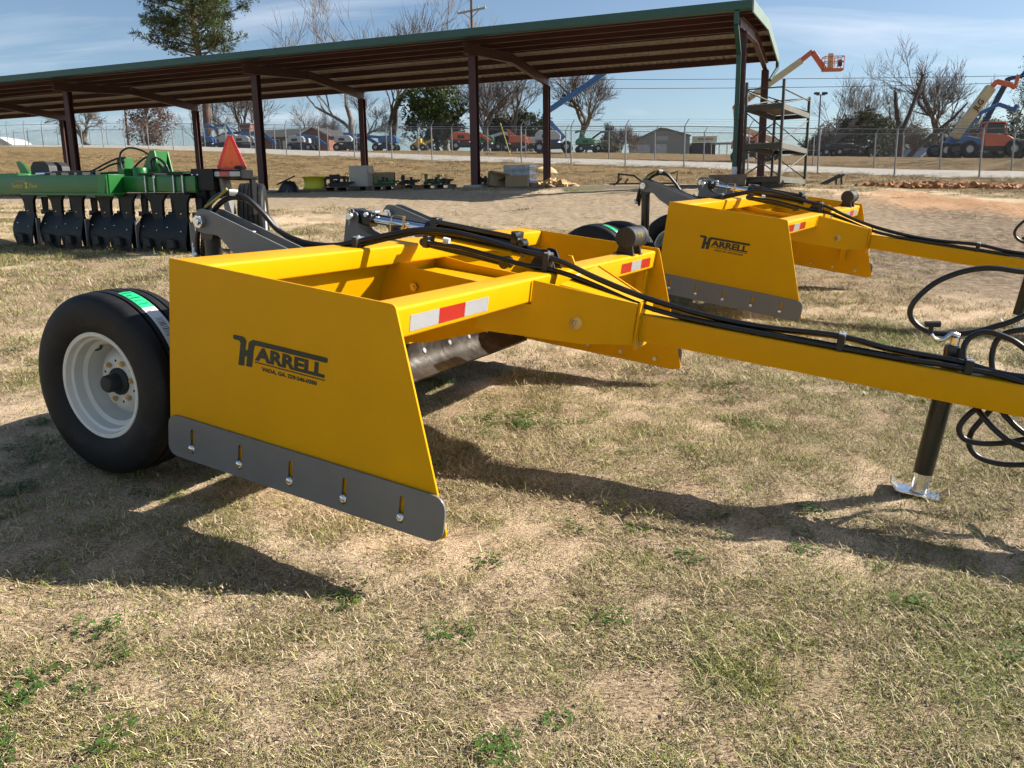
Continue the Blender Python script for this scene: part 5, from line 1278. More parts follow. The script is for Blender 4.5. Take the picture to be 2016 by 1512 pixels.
MB().box((-.9, -.05, 1.75), (.8, -.002, 2.35)).build('louvre_panel', mat('pale_panel', (0.45, 0.45, 0.47), .6), barn)
MB().box((4.2, -.5, 1.35), (7.7, -.3, 2.2)).build('sign_board', MT['cream_sign'], barn)
put_mesh('lettering', text_mesh('lettering', 'TRISOR MOTOR', .30, MT['print'], .012), barn, frame_matrix((4.95, -.505, 1.68), (1, 0, 0), (0, 0, 1), (0, -1, 0)))
MB().box((4.2, 0, -1), (7.6, 8, 1.34)).build('office_wall', MT['lift_dark'], barn, smooth=0)
MB().box((6.6, -2.2, .95), (10.0, -.6, 1.15)).build('porch_roof', MT['siding'], barn)
for x in (6.7, 7.8, 8.9, 9.9): MB().box((x - .06, -2.1, -1), (x + .06, -1.98, .949)).build('porch_post', MT['trimw'], barn)

def small_house(name, label, u, D, w, h, rise, m, roof, rz=0.0, dz=0):
    r = thing(name, label, 'house', spot(u, D, dz), rz)
    MB().prism([(-w / 2, -1.5), (w / 2, -1.5), (w / 2, h), (0, h + rise), (-w / 2, h)], (0, 0, 0), (1, 0, 0), (0, 0, 1), (0, 6, 0)).build('wall', m, r, smooth=0)
    MB().prism([(-w / 2 - .4, h - .2), (0, h + rise + .02), (w / 2 + .4, h - .2), (w / 2 + .4, h), (0, h + rise + .22), (-w / 2 - .4, h)], (0, -.4, 0), (1, 0, 0), (0, 0, 1), (0, 6.8, 0)).build('roof', roof, r, smooth=0)
    window(r, -w / 4, .5, .9, 1.0, -.002); window(r, w / 4, .5, .9, 1.0, -.002)
    return r
small_house('white_cottage', 'small white gabled building at the left edge beyond the fence', 6, 118, 3.2, 1.9, 1.0, MT['trimw'], MT['trimw'])
small_house('grey_barn', 'small barn with a pale grey roof among the trees at right', 1826, 112, 3.6, 1.0, 1.3, MT['lift_dark'], MT['lift_grey'], radians(20))
small_house('grey_barn', 'pale grey roofed building at the far right edge', 2020, 100, 4.0, 1.4, .9, MT['lift_grey'], MT['lift_grey'])

# ------------------------------------------------------------------ poles and wires
MT['pole'] = mat('creosoted_pole', (0.13, 0.10, 0.075), 0.9, 0, 0.2, 3, 0.2, 12); MT['wire'] = mat('power_wire', (0.06, 0.065, 0.07), 0.6)
def upole(name, label, u, D, h, arm_rz):
    b = spot(u, D); r = thing(name, label, 'utility pole', b, arm_rz)
    MB().tube([(0, 0, -.5), (0, 0, h)], [.16, .11], 10).build('pole_shaft', MT['pole'], r)
    MB().box((-1.6, -.06, h - 1.0), (1.6, .06, h - .85)).build('crossarm', mat('bleached_crossarm', (0.38, 0.34, 0.27), .8), r)
    for x in (-1.5, -.75, .75, 1.5): MB().lathe([(.03, 0), (.06, .06), (.03, .12), (.05, .18), (0, .2)], (x, 0, h - .849), (0, 0, 1), 8).build('insulator', MT['lift_grey'], r)
    for s_ in (-1, 1): MB().beam((s_ * .9, -.08, h - 1.0), (0, -.12, h - 1.6), .04, .04).build('brace', MT['pole'], r)
    return b
h1 = 12.7
b1 = upole('utility_pole', 'wooden utility pole with a crossarm showing above the shed roof', 935, 74, h1, radians(-38))
b0 = upole('utility_pole', 'dark utility pole right of the red-brown bush at left', 258, 112, 9.5, radians(-30))
b2 = Vector((88, 68, gz(88, 68)))
def wires(name, label, P, Q, sag, n=28):
    o = MB().tube([P.lerp(Q, i / n) - Vector((0, 0, sag * 4 * (i / n) * (1 - i / n))) for i in range(n + 1)], .022, 4).build(name, MT['wire']); return tag(o, label, 'wire', 'overhead power wires')
def wp(u, v, D): return at(u, v, D)
wires('power_wire', 'upper overhead power wire crossing the sky at right', wp(600, 150, 82), wp(2160, 146, 66), .35)
wires('power_wire', 'lower overhead power wire crossing the sky at right', wp(600, 164, 82), wp(2160, 158, 66), .55)
gp = MB().cyl(at(985, 242, 62), at(1005, 307, 62.5), .035, 8).build('guy_guard', mat('yellow_guard', (0.62, 0.45, 0.05), .5)); tag(gp, 'slanting yellow guy-wire guard beside the small orange lift', 'guy guard')
lp = spot(1607, 95); r = thing('light_pole', 'slim light pole before the bare trees on the right', 'light pole', lp)
MB().tube([(0, 0, -.5), (0, 0, 7.0)], [.10, .07], 8).build('pole_shaft', MT['lift_dark'], r)
for x in (-.45, .45): MB().box((x - .3, -.15, 7.0), (x + .3, .15, 7.25)).build('lamp_head', MT['lift_dark'], r, bevel=.04)
MB().box((-.5, -.04, 6.9), (.5, .04, 6.98)).build('crossbar', MT['lift_dark'], r)
# ------------------------------------------------------------------ trees
def bark(name, c): return mat(name, c, 0.95, 0, 0.3, 2.5, 0.4, 20)
MT['bark'] = bark('grey_brown_bark', (0.135, 0.105, 0.085)); MT['bark2'] = bark('pale_bark', (0.215, 0.180, 0.150)); MT['bark_pine'] = bark('pine_bark', (0.15, 0.095, 0.065)); MT['bark_dark'] = bark('dark_bark', (0.075, 0.060, 0.052))
def leaf_mat(name, c, var=.45, trans=.25):
    m, nt, b = new_mat(name); N, L = nt.nodes, nt.links
    at_ = N.new('ShaderNodeAttribute'); at_.attribute_name = 'shade'
    r = N.new('ShaderNodeValToRGB'); r.color_ramp.elements[0].color = (*[x * (1 - var) for x in c], 1); r.color_ramp.elements[1].color = (*[min(1, x * (1 + var)) for x in c], 1)
    L.new(at_.outputs['Fac'], r.inputs[0]); L.new(r.outputs['Color'], b.inputs['Base Color'])
    b.inputs['Roughness'].default_value = 0.55; b.inputs['Specular IOR Level'].default_value = 0.3
    tr = N.new('ShaderNodeBsdfTranslucent'); L.new(r.outputs['Color'], tr.inputs['Color'])
    mx = N.new('ShaderNodeMixShader'); mx.inputs['Fac'].default_value = trans
    out = nt.nodes['Material Output']; L.new(b.outputs[0], mx.inputs[1]); L.new(tr.outputs[0], mx.inputs[2]); L.new(mx.outputs[0], out.inputs['Surface'])
    return m
MT['needles'] = leaf_mat('pine_needles', (0.090, 0.118, 0.040), .55); MT['evergreen'] = leaf_mat('glossy_evergreen', (0.075, 0.100, 0.032), .55); MT['cedar'] = leaf_mat('cedar_green', (0.045, 0.060, 0.028)); MT['brownleaf'] = leaf_mat('dead_brown_leaves', (0.16, 0.085, 0.055)); MT['greybrush'] = leaf_mat('winter_brush', (0.150, 0.120, 0.090), .35); MT['olive'] = leaf_mat('olive_brush', (0.105, 0.105, 0.055))

def bare_tree_mesh(seed, H, spread=.55, levels=5, trunk_r=.03, trunk_frac=.28, kids=(3, 4), up=.25, wig=.18, twigs=True):
    """returns trunk MB and crown MB for a leafless tree of height about H"""
    rs = random.Random(seed); tr, cr = MB(), MB()
    def limb(p, d, L, r, lv):
        n = 4 if lv < 3 else (3 if lv < 5 else 2); pts = [p]; q = p.copy(); dd = d.copy()
        for i in range(n):
            dd = (dd + Vector((rs.gauss(0, wig), rs.gauss(0, wig), rs.gauss(0, wig) + up * .12))).normalized(); q = q + dd * (L / n); pts.append(q.copy())
        rr = [r * (1 - .45 * i / n) for i in range(n + 1)]
        (tr if lv == 0 else cr).tube(pts, rr, 7 if lv == 0 else (5 if lv < 3 else 3), caps=False)
        if lv >= levels: return
        k = rs.randint(*kids) if lv < levels - 1 else rs.randint(2, 4)
        for j in range(k):
            t = 1.0 if j == 0 else rs.uniform(.35, .98)
            i0 = min(int(t * n), n - 1); b = pts[i0].lerp(pts[i0 + 1], t * n - i0) if t < 1 else pts[-1]
            ax = Vector((rs.gauss(0, 1), rs.gauss(0, 1), rs.gauss(0, .6))).normalized()
            nd = (dd + ax * (spread if j else spread * .45) + Vector((0, 0, up * .35))).normalized()
            limb(b, nd, L * rs.uniform(.62, .90), max(r * .55 * rs.uniform(.72, 1.0), .017), lv + 1)
    limb(Vector((0, 0, -.4)), Vector((rs.gauss(0, .05), rs.gauss(0, .05), 1)), H * trunk_frac, H * trunk_r, 0)
    return tr, cr
def add_leaf(mb, sh, p, d, up, L, W, s):
    d = d.normalized(); x = d.cross(up); x = x.normalized() if x.length > 1e-4 else Vector((1, 0, 0))
    n = x.cross(d)
    mb.add([p, p + d * L * .5 + x * W * .5, p + d * L, p + d * L * .5 - x * W * .5 + n * W * .15], [(0, 1, 2, 3)]); sh.extend([s] * 4)
def set_shade(o, sh):
    a = o.data.attributes.new('shade', 'FLOAT', 'POINT'); a.data.foreach_set('value', np.array(sh, np.float32))
TREES = {}
def tree_pair(key, *a, barkm='bark', **k):
    t, c = bare_tree_mesh(*a, **k); TREES[key] = (t.mesh('trunk', MT[barkm], 60), c.mesh('crown', MT[barkm], 60))
tree_pair('oak_a', 11, 14, spread=.62, levels=6, trunk_frac=.24, kids=(3, 4))
tree_pair('oak_b', 23, 14, spread=.58, levels=6, trunk_frac=.26, kids=(3, 4), up=.32)
tree_pair('tall_a', 37, 18, spread=.50, levels=6, trunk_frac=.27, kids=(2, 4), up=.5, trunk_r=.024)
tree_pair('tall_b', 41, 18, spread=.48, levels=6, trunk_frac=.30, kids=(2, 4), up=.55, trunk_r=.022, barkm='bark2')
tree_pair('wide', 53, 9, spread=.80, levels=6, trunk_frac=.20, kids=(3, 4), up=.02, trunk_r=.05, barkm='bark2')
tree_pair('brush', 61, 6, spread=.55, levels=5, trunk_frac=.22, kids=(3, 5), up=.4, trunk_r=.02, barkm='bark2')
def bare(key, name, label, u, D, s=1.0, rz=0.0, dz=0.0, group='bare trees beyond the fences', tilt=(0, 0)):
    r = thing(name, label, 'tree', spot(u, D, dz), rz, group); s *= 1.22; r.scale = (s, s, s); r.rotation_euler = (tilt[0], tilt[1], rz)
    for nm, me_ in zip(('trunk', 'crown'), TREES[key]): link(bpy.data.objects.new(nm, me_), r)
    return r
bare('wide', 'bare_tree', 'broad bare pecan-like tree left, branches touching the shed roof', 182, 104, 1.05, .4)
bare('oak_b', 'bare_tree', 'bare tree just left of the red-brown front post, behind the lifts', 478, 118, .95, 1.0)
bare('tall_b', 'bare_tree', 'slim bare tree beside the pine trunk', 448, 122, .72, 2.2)
bare('tall_a', 'bare_tree', 'slender bare tree between pine and red-brown bush', 372, 125, .62, 3.2)
bare('oak_a', 'bare_tree', 'bare tree rising behind the brick gable', 610, 122, .62, 2.9)
bare('oak_b', 'bare_tree', 'bare tree right of the brick gable', 660, 124, .58, 4.4)
bare('tall_b', 'bare_tree', 'tall bare tree whose crown tops the roof left of the tallest', 694, 100, 1.0, .5)
bare('tall_a', 'bare_tree', 'tallest bare tree, crown reaching the top edge above the shed roof', 768, 98, 1.05, 1.4)
bare('oak_a', 'bare_tree', 'forked bare tree left of the dark evergreen, seen under the roof', 722, 96, .62, 3.6)
bare('tall_b', 'bare_tree', 'bare treetop beside the utility pole above the roof', 886, 104, .95, 3.0)
bare('tall_a', 'bare_tree', 'bare treetop right of the utility pole above the roof', 976, 100, .93, 4.3)
bare('oak_b', 'bare_tree', 'bare tree with leaning limbs between the two shed posts', 958, 92, .74, 2.4, tilt=(0, -.08))
bare('oak_a', 'bare_tree', 'bare tree with a long limb leaning right behind the rear post', 1012, 94, .80, 5.2, tilt=(0, .18))
bare('oak_b', 'bare_tree', 'big bare tree behind the raised blue boom', 1142, 96, .86, 5.6, tilt=(0, .06))
bare('brush', 'bare_tree', 'grey twiggy bush left of the metal barn', 1218, 110, 1.05, .3)
bare('brush', 'bare_tree', 'grey twiggy bush nearest to the barn wall', 1252, 112, .9, 2.3)
bare('brush', 'bare_tree', 'twiggy tree behind the barn roof', 1335, 150, 1.3, 1.3)
bare('brush', 'bare_tree', 'pale twiggy tree behind the cream sign', 1375, 150, 1.35, 4.3)
bare('tall_a', 'bare_tree', 'thin crooked bare tree beside the light pole', 1618, 98, .62, 2.0)
bare('tall_b', 'bare_tree', 'thin bare tree right of the light pole', 1678, 104, .62, 5.0)
bare('oak_a', 'bare_tree', 'wide bare tree behind the pollarded trunk', 1760, 118, .80, 4.0)
bare('oak_b', 'bare_tree', 'large bare tree with spreading crown left of the cream boom', 1838, 100, .98, 4.6)
bare('oak_a', 'bare_tree', 'bare tree behind the orange telehandler', 1905, 120, .85, .9)
bare('brush', 'bare_tree', 'twiggy brush behind the dark trailer', 1640, 108, 1.1, 3.4)
bare('brush', 'bare_tree', 'twiggy brush under the large bare tree', 1790, 108, 1.15, 5.4)
bare('tall_b', 'bare_tree', 'bare sapling in front of the pines at the right edge', 1978, 108, .62, 3.5)
# pollarded V trunk and leaning log
r = thing('pollarded_tree', 'pollarded bare tree with two thick lopped stems in a V', 'tree', spot(1768, 92), 0)
MB().tube([(0, 0, -.5), (.05, 0, 2.0), (.0, 0, 3.0)], [.42, .36, .34], 10).build('trunk', MT['bark_dark'], r)
cr = MB(); cr.tube([(0, 0, 2.9), (-.55, 0, 4.6), (-.85, 0, 6.3), (-.95, 0, 7.2)], [.30, .25, .22, .18], 8); cr.tube([(.05, 0, 2.9), (.75, 0, 4.8), (1.5, 0, 7.2), (1.95, 0, 9.0)], [.28, .23, .19, .15], 8)
rs = random.Random(4)
for base in ((-.95, 0, 7.1), (-.8, 0, 6.0), (1.95, 0, 8.9), (1.6, 0, 7.6)):
    for k in range(5):
        d = Vector((rs.gauss(0, .6), rs.gauss(0, .4), rs.uniform(.2, 1))).normalized(); b = Vector(base); cr.tube([b, b + d * .5 + Vector((rs.gauss(0, .1), 0, .1)), b + d * rs.uniform(.9, 1.5)], [.05, .03, .012], 4)
cr.build('crown', MT['bark_dark'], r)
r = thing('leaning_tree', 'dark dead trunk leaning far to the right behind the bare trees', 'tree', spot(1775, 95), 0)
MB().tube([(0, 0, -.4), (1.6, 0, 1.4), (3.4, 0, 3.0), (5.4, 0, 4.6), (6.9, 0, 6.3)], [.30, .26, .22, .17, .09], 8).build('trunk', MT['bark_dark'], r)
cr = MB()
for k in range(9):
    t = rs.uniform(.4, 1); b = Vector((6.9 * t, 0, 6.0 * t ** 1.1)); d = Vector((rs.gauss(.2, .5), rs.gauss(0, .5), rs.uniform(.1, 1))).normalized(); cr.tube([b, b + d * .7, b + d * 1.3 + Vector((.2, 0, .2))], [.06, .035, .012], 4)
cr.build('crown', MT['bark_dark'], r)

def leafy(name, label, u, D, H, R, mkey, barkm, seed, n=5200, L=.34, W=.16, base=.12, squash=1.0, gaps=.35, group=None, dz=0.0, cat='tree', clumps=60, cone=0.0):
    """trunk with limbs and a crown of leaf clumps spread through its volume"""
    rs = random.Random(seed); r = thing(name, label, cat, spot(u, D, dz), 0, group)
    t, sh, cr = MB(), [], MB()
    t.tube([(0, 0, -.5), (rs.gauss(0, .1), rs.gauss(0, .1), H * .5), (rs.gauss(0, .15), rs.gauss(0, .15), H * .88)], [H * .026, H * .018, H * .006], 8)
    cl = []
    for k in range(clumps):
        while True:
            x, y, z = rs.uniform(-1, 1), rs.uniform(-1, 1), rs.uniform(-1, 1)
            if x * x + y * y + z * z < 1: break
        q = sqrt(x * x + y * y + z * z); push = .6 + .4 * q
        hz = base * H + (z * .5 + .5) * (1 - base) * H
        rad = R * (1 - cone * ((hz / H) - base) / (1 - base))
        prof = sqrt(max(.05, 1 - z * z * .8)) if cone == 0 else 1
        c = Vector((x * rad * push * prof, y * rad * push * prof * squash, hz)); cl.append((c, rs.uniform(.35, 1.0) * R * .30, rs.random()))
        t.tube([(0, 0, min(hz * .75, H * .8)), (c.x * .5, c.y * .5, hz * .92), tuple(c)], [H * .008, H * .005, .012], 4, caps=False)
    per = n // clumps
    for c, rr, tone in cl:
        for j in range(per):
            d = Vector((rs.gauss(0, 1), rs.gauss(0, 1), rs.gauss(0, .75))); d = d.normalized() * rr * (rs.random() ** .45)
            ld = (d.normalized() + Vector((rs.gauss(0, .6), rs.gauss(0, .6), rs.gauss(0, .6) - .1)))
            add_leaf(cr, sh, c + d, ld, Vector((rs.gauss(0, 1), rs.gauss(0, 1), 1)), L * rs.uniform(.7, 1.3), W * rs.uniform(.7, 1.3), min(1, max(0, tone * .6 + rs.random() * .4)))
    t.build('trunk', MT[barkm], r, smooth=60); o = cr.build('crown', MT[mkey], r, smooth=0); set_shade(o, sh)
    return r
leafy('evergreen_tree', 'dense dark glossy evergreen between the shed posts', 862, 93, 8.2, 4.0, 'evergreen', 'bark', 1, n=9000, L=.42, W=.20, base=.04, clumps=90)
leafy('evergreen_tree', 'lower dark evergreen right of the centre post', 1032, 98, 5.0, 3.2, 'cedar', 'bark', 2, n=5200, L=.40, W=.17, base=.03)
leafy('evergreen_tree', 'dark evergreen hidden low beside the glossy one', 985, 99, 4.8, 2.4, 'cedar', 'bark', 12, n=3600, L=.40, W=.17, base=.03)
leafy('brown_leaved_tree', 'reddish-brown tree still holding dead leaves at left', 298, 106, 6.6, 3.6, 'brownleaf', 'bark', 3, n=3600, L=.30, W=.16, base=.06, clumps=80)
leafy('cedar_tree', 'dark cedar at the centre of the thicket on the right', 1690, 104, 6.4, 3.4, 'cedar', 'bark', 4, n=5200, L=.42, W=.16, base=.02, group='thicket trees on the right')
leafy('cedar_tree', 'grey-green small tree left of the barn', 1200, 116, 5.0, 1.9, 'olive', 'bark', 5, n=2600, L=.34, W=.14, base=.05, cone=.6)
leafy('cedar_tree', 'dark round tree right of the cream sign', 1475, 140, 5.8, 3.0, 'cedar', 'bark', 6, n=3200, L=.42, W=.18, base=.02)
leafy('cedar_tree', 'low grey-green tree right of the small green lift', 1195, 108, 2.2, 1.6, 'olive', 'bark', 16, n=1800, L=.3, W=.14, base=.02)
for i, (u, D, H, R, mk, lb) in enumerate(((1650, 112, 6.2, 3.2, 'greybrush', 'grey leafless thicket tree behind the light pole'), (1725, 116, 7.0, 3.4, 'olive', 'olive thicket tree right of the dark cedar'), (1790, 122, 6.6, 4.0, 'greybrush', 'grey thicket tree behind the lopped V trunk'), (1865, 118, 6.0, 3.6, 'olive', 'olive thicket tree behind the leaning trunk'),
                                          (1930, 126, 8.0, 4.0, 'cedar', 'dark pine-like tree behind the cream boom'), (1985, 120, 8.5, 4.0, 'cedar', 'dark tree behind the orange cab'), (1600, 124, 4.6, 2.6, 'cedar', 'small dark tree at the left end of the thicket'), (2060, 118, 9.0, 4.2, 'cedar', 'dark tree cut by the right edge'))):
    leafy('thicket_tree', lb, u, D, H, R, mk, 'bark', 30 + i, n=4200, L=.42, W=.13 if mk == 'greybrush' else .17, base=.02, clumps=70, group='thicket trees on the right')
# the far wood that closes the view
def far_wood(name, label, u0, u1, D, H, n, mk, seed):
    rs = random.Random(seed); mb, sh = MB(), []
    for i in range(n):
        u = rs.uniform(u0, u1); p = spot(u, D + rs.uniform(-6, 14)); h = H * (.55 + .45 * mnoise.noise((u * .02, seed, 0)) + rs.uniform(-.1, .1)); tone = rs.random()
        for j in range(26):
            q = p + Vector((rs.gauss(0, 1.2), rs.gauss(0, 1.2), rs.uniform(0, 1) ** .8 * h))
            add_leaf(mb, sh, q, Vector((rs.gauss(0, .5), rs.gauss(0, .5), rs.uniform(.1, 1))), Vector((rs.gauss(0, 1), rs.gauss(0, 1), .2)), rs.uniform(.5, 1.0), rs.uniform(.14, .34), min(1, tone * .6 + rs.random() * .4))
    o = mb.build(name, MT[mk], smooth=0); set_shade(o, sh); return tag(o, label, 'wood', kind='stuff')
far_wood('far_wood', 'far hazy winter woodland along the horizon at right', 1560, 2150, 170, 9.0, 420, 'greybrush', 2)
far_wood('far_wood', 'far dim brush along the horizon behind the lifts', 360, 1280, 165, 4.0, 260, 'greybrush', 5)

# ---- tall pine above the roof
def pine(name, label, u, D, H, seed, crown_from=.45, R=5.2, n_limb=46, per=120, s_needle=.55):
    rs = random.Random(seed); r = thing(name, label, 'tree', spot(u, D), 0)
    t, cr, sh = MB(), MB(), []
    lean = Vector((rs.gauss(0, .25), 0, 0))
    axis = lambda z: Vector((lean.x * z / H + .25 * sin(z * .3), .2 * sin(z * .23), z))
    t.tube([axis(z) - Vector((0, 0, .5 if z == 0 else 0)) for z in np.linspace(0, H, 12)], [H * .016 * (1 - .9 * (k / 11) ** 1.3) for k in range(12)], 9)
    for i in range(n_limb):
        f = crown_from + (1 - crown_from) * ((i + rs.random()) / n_limb); z = f * H; a = i * 2.4 + rs.gauss(0, .4)
        w = R * (1.0 - .62 * ((f - crown_from) / (1 - crown_from)) ** 1.4) * rs.uniform(.45, 1.1) * (.75 if f < crown_from + .1 else 1)
        d = Vector((cos(a), sin(a), rs.uniform(.05, .45))); b = axis(z); pts = [b]; q = b.copy()
        for k in range(4):
            d = (d + Vector((rs.gauss(0, .15), rs.gauss(0, .15), .06))).normalized(); q = q + d * w / 4; pts.append(q.copy())
        t.tube(pts, [.14 * (1 - f * .5), .11 * (1 - f * .5), .08 * (1 - f * .5), .05, .02], 5, caps=False)
        cl = [pts[4], pts[3].lerp(pts[4], .3)] + [pts[rs.choice((2, 3))] + Vector((rs.gauss(0, .7), rs.gauss(0, .7), rs.gauss(.25, .3))) for _ in range(rs.randint(3, 6))]
        for c in cl:
            tone = rs.random(); t.tube([pts[3], c], [.03, .012], 3, caps=False)
            rad = rs.uniform(.45, .85)
            for j in range(per // 5):
                o_ = Vector((rs.gauss(0, 1), rs.gauss(0, 1), rs.gauss(0, .55))).normalized() * rad * rs.random() ** .5
                dd = (o_.normalized() + Vector((0, 0, .55)) + Vector((rs.gauss(0, .35), rs.gauss(0, .35), rs.gauss(0, .3))))
                add_leaf(cr, sh, c + o_, dd, Vector((rs.gauss(0, 1), rs.gauss(0, 1), rs.gauss(0, 1))), s_needle * rs.uniform(.6, 1.1), .085 * rs.uniform(.7, 1.5), min(1, tone * .6 + rs.random() * .4))
    t.build('trunk', MT['bark_pine'], r, smooth=60); o = cr.build('crown', MT['needles'], r, smooth=0); set_shade(o, sh); return r
pine('pine_tree', 'tall full-crowned pine rising above the shed roof at upper left', 412, 100, 31.0, 5, crown_from=.34, R=8.6, n_limb=120, per=430, s_needle=.48)
pine('pine_tree', 'slender dark pine at the right edge', 2022, 104, 13.0, 8, crown_from=.35, R=2.6, n_limb=34, per=90, s_needle=.4)
# curved dead branch ground arch right of the blue lift
r = thing('fallen_branch', 'arched fallen limb right of the raised blue lift', 'branch', spot(1175, 84))
MB().tube([(-1.2, 0, -.1), (-.6, 0, 1.3), (.4, 0, 2.0), (1.6, 0, 2.0), (2.6, 0, 1.5)], [.14, .12, .10, .07, .03], 6).build('limb', MT['bark_dark'], r)
# ------------------------------------------------------------------ grass
def blade_mesh(name, m, n, rad, Lr, Wr, elev, curl, seed, gf=0.0, dark=0.0):
    rs = random.Random(seed); mb, sh = MB(), []
    for i in range(n):
        a = rs.uniform(0, 2 * pi); q = rad * sqrt(rs.random()); p = Vector((q * cos(a), q * sin(a), rs.uniform(-.004, .004)))
        az = rs.uniform(0, 2 * pi); el = radians(rs.uniform(*elev)); L = rs.uniform(*Lr); W = rs.uniform(*Wr); s = min(.74, max(0, rs.gauss(.42 - dark, .25))); s = rs.uniform(.76, 1) if rs.random() < gf else s
        x = Vector((-sin(az), cos(az), 0)) * W / 2; pts = [p]; e = el; az2 = az
        for k in range(3):
            d = Vector((cos(az2) * cos(e), sin(az2) * cos(e), sin(e))); pts.append(pts[-1] + d * L / 3); e -= radians(rs.uniform(*curl)); az2 += rs.gauss(0, .25)
        for q_ in pts[1:]: q_.z = max(q_.z, .002 + rs.random() * .004)
        vs = [pts[0] - x, pts[0] + x, pts[1] + x * .9, pts[1] - x * .9, pts[2] + x * .6, pts[2] - x * .6, pts[3]]
        mb.add(vs, [(0, 1, 2, 3), (3, 2, 4, 5), (5, 4, 6)]); sh.extend([s] * 7)
    o = bpy.data.objects.new(name, mb.mesh(name, m, 0)); set_shade(o, sh); return o
def turf_mat(name, k):
    m, nt, b = new_mat(name); N, L = nt.nodes, nt.links
    a = N.new('ShaderNodeAttribute'); a.attribute_name = 'shade'; r = N.new('ShaderNodeValToRGB'); e = r.color_ramp.elements
    e[0].position = 0; e[0].color = (.08 * k, .055 * k, .03 * k, 1); e[1].position = 1; e[1].color = (.36 * k, .385 * k, .085 * k, 1)
    for p, c in ((.35, (.44, .330, .185)), (.745, (.82, .665, .415)), (.755, (.085, .110, .022))): q = e.new(p); q.color = (*[x * k for x in c], 1)
    L.new(a.outputs['Fac'], r.inputs[0]); L.new(r.outputs['Color'], b.inputs['Base Color']); b.inputs['Roughness'].default_value = .6; b.inputs['Specular IOR Level'].default_value = .25
    return m
MT['turf'] = turf_mat('winter_turf', 1.0); MT['clover'] = leaf_mat('clover_leaves', (0.080, 0.15, 0.030), .4, .25)
def clover_mesh(name, seed):
    rs = random.Random(seed); mb, sh = MB(), []
    for i in range(26):
        a = rs.uniform(0, 2 * pi); q = .055 * sqrt(rs.random()); h = rs.uniform(.008, .035); c = Vector((q * cos(a), q * sin(a), h)); t = rs.random()
        for k in range(3):
            an = a + k * 2.09; d = Vector((cos(an), sin(an), rs.uniform(-.2, .35))); add_leaf(mb, sh, c, d, Vector((0, 0, 1)), rs.uniform(.009, .015), rs.uniform(.009, .013), t)
    o = bpy.data.objects.new(name, mb.mesh(name, MT['clover'], 0)); set_shade(o, sh); return o
protos = bpy.data.collections.new('grass_tufts')
TM = MT['turf']
PR_ = [blade_mesh('tuft_a', TM, 130, .10, (.012, .050), (.0013, .0024), (3, 50), (0, 25), 1, .13), blade_mesh('tuft_b', TM, 120, .10, (.010, .046), (.0013, .0024), (8, 65), (5, 35), 2, .32), blade_mesh('tuft_c', TM, 130, .10, (.010, .046), (.0013, .0024), (0, 45), (0, 25), 3, .06, .28),
       blade_mesh('tuft_d', TM, 90, .10, (.018, .055), (.0014, .0027), (15, 75), (5, 25), 4, .80), blade_mesh('tuft_e', TM, 90, .11, (.02, .070), (.0014, .0027), (10, 65), (5, 30), 5, .60), clover_mesh('tuft_f', 6), clover_mesh('tuft_g', 7),
       blade_mesh('tuft_h', TM, 70, .14, (.006, .032), (.0012, .0026), (0, 22), (0, 10), 8, .03, .1)]
def crumbs_mesh(name, seed):
    rs = random.Random(seed); mb = MB()
    for i in range(16):
        a = rs.uniform(0, 2 * pi); q = .14 * sqrt(rs.random()); r = rs.choice((.0015, .002, .003, .0045)) * rs.uniform(.7, 1.3); n0 = len(mb.v); mb.ico((q * cos(a), q * sin(a), r * .3), r, (rs.uniform(.8, 1.6), rs.uniform(.8, 1.4), rs.uniform(.4, .8)), 1); mb.v[n0:] = [tuple(c + rs.uniform(-.28, .28) * r for c in v) for v in mb.v[n0:]]
    return bpy.data.objects.new(name, mb.mesh(name, mat('soil_crumbs_%d' % seed, (0.40, 0.295, 0.185), .95, 0, .4, 40), 0))
PR_ += [crumbs_mesh('tuft_i', 21), crumbs_mesh('tuft_j', 22)]
for i, o in enumerate(PR_): protos.objects.link(o)
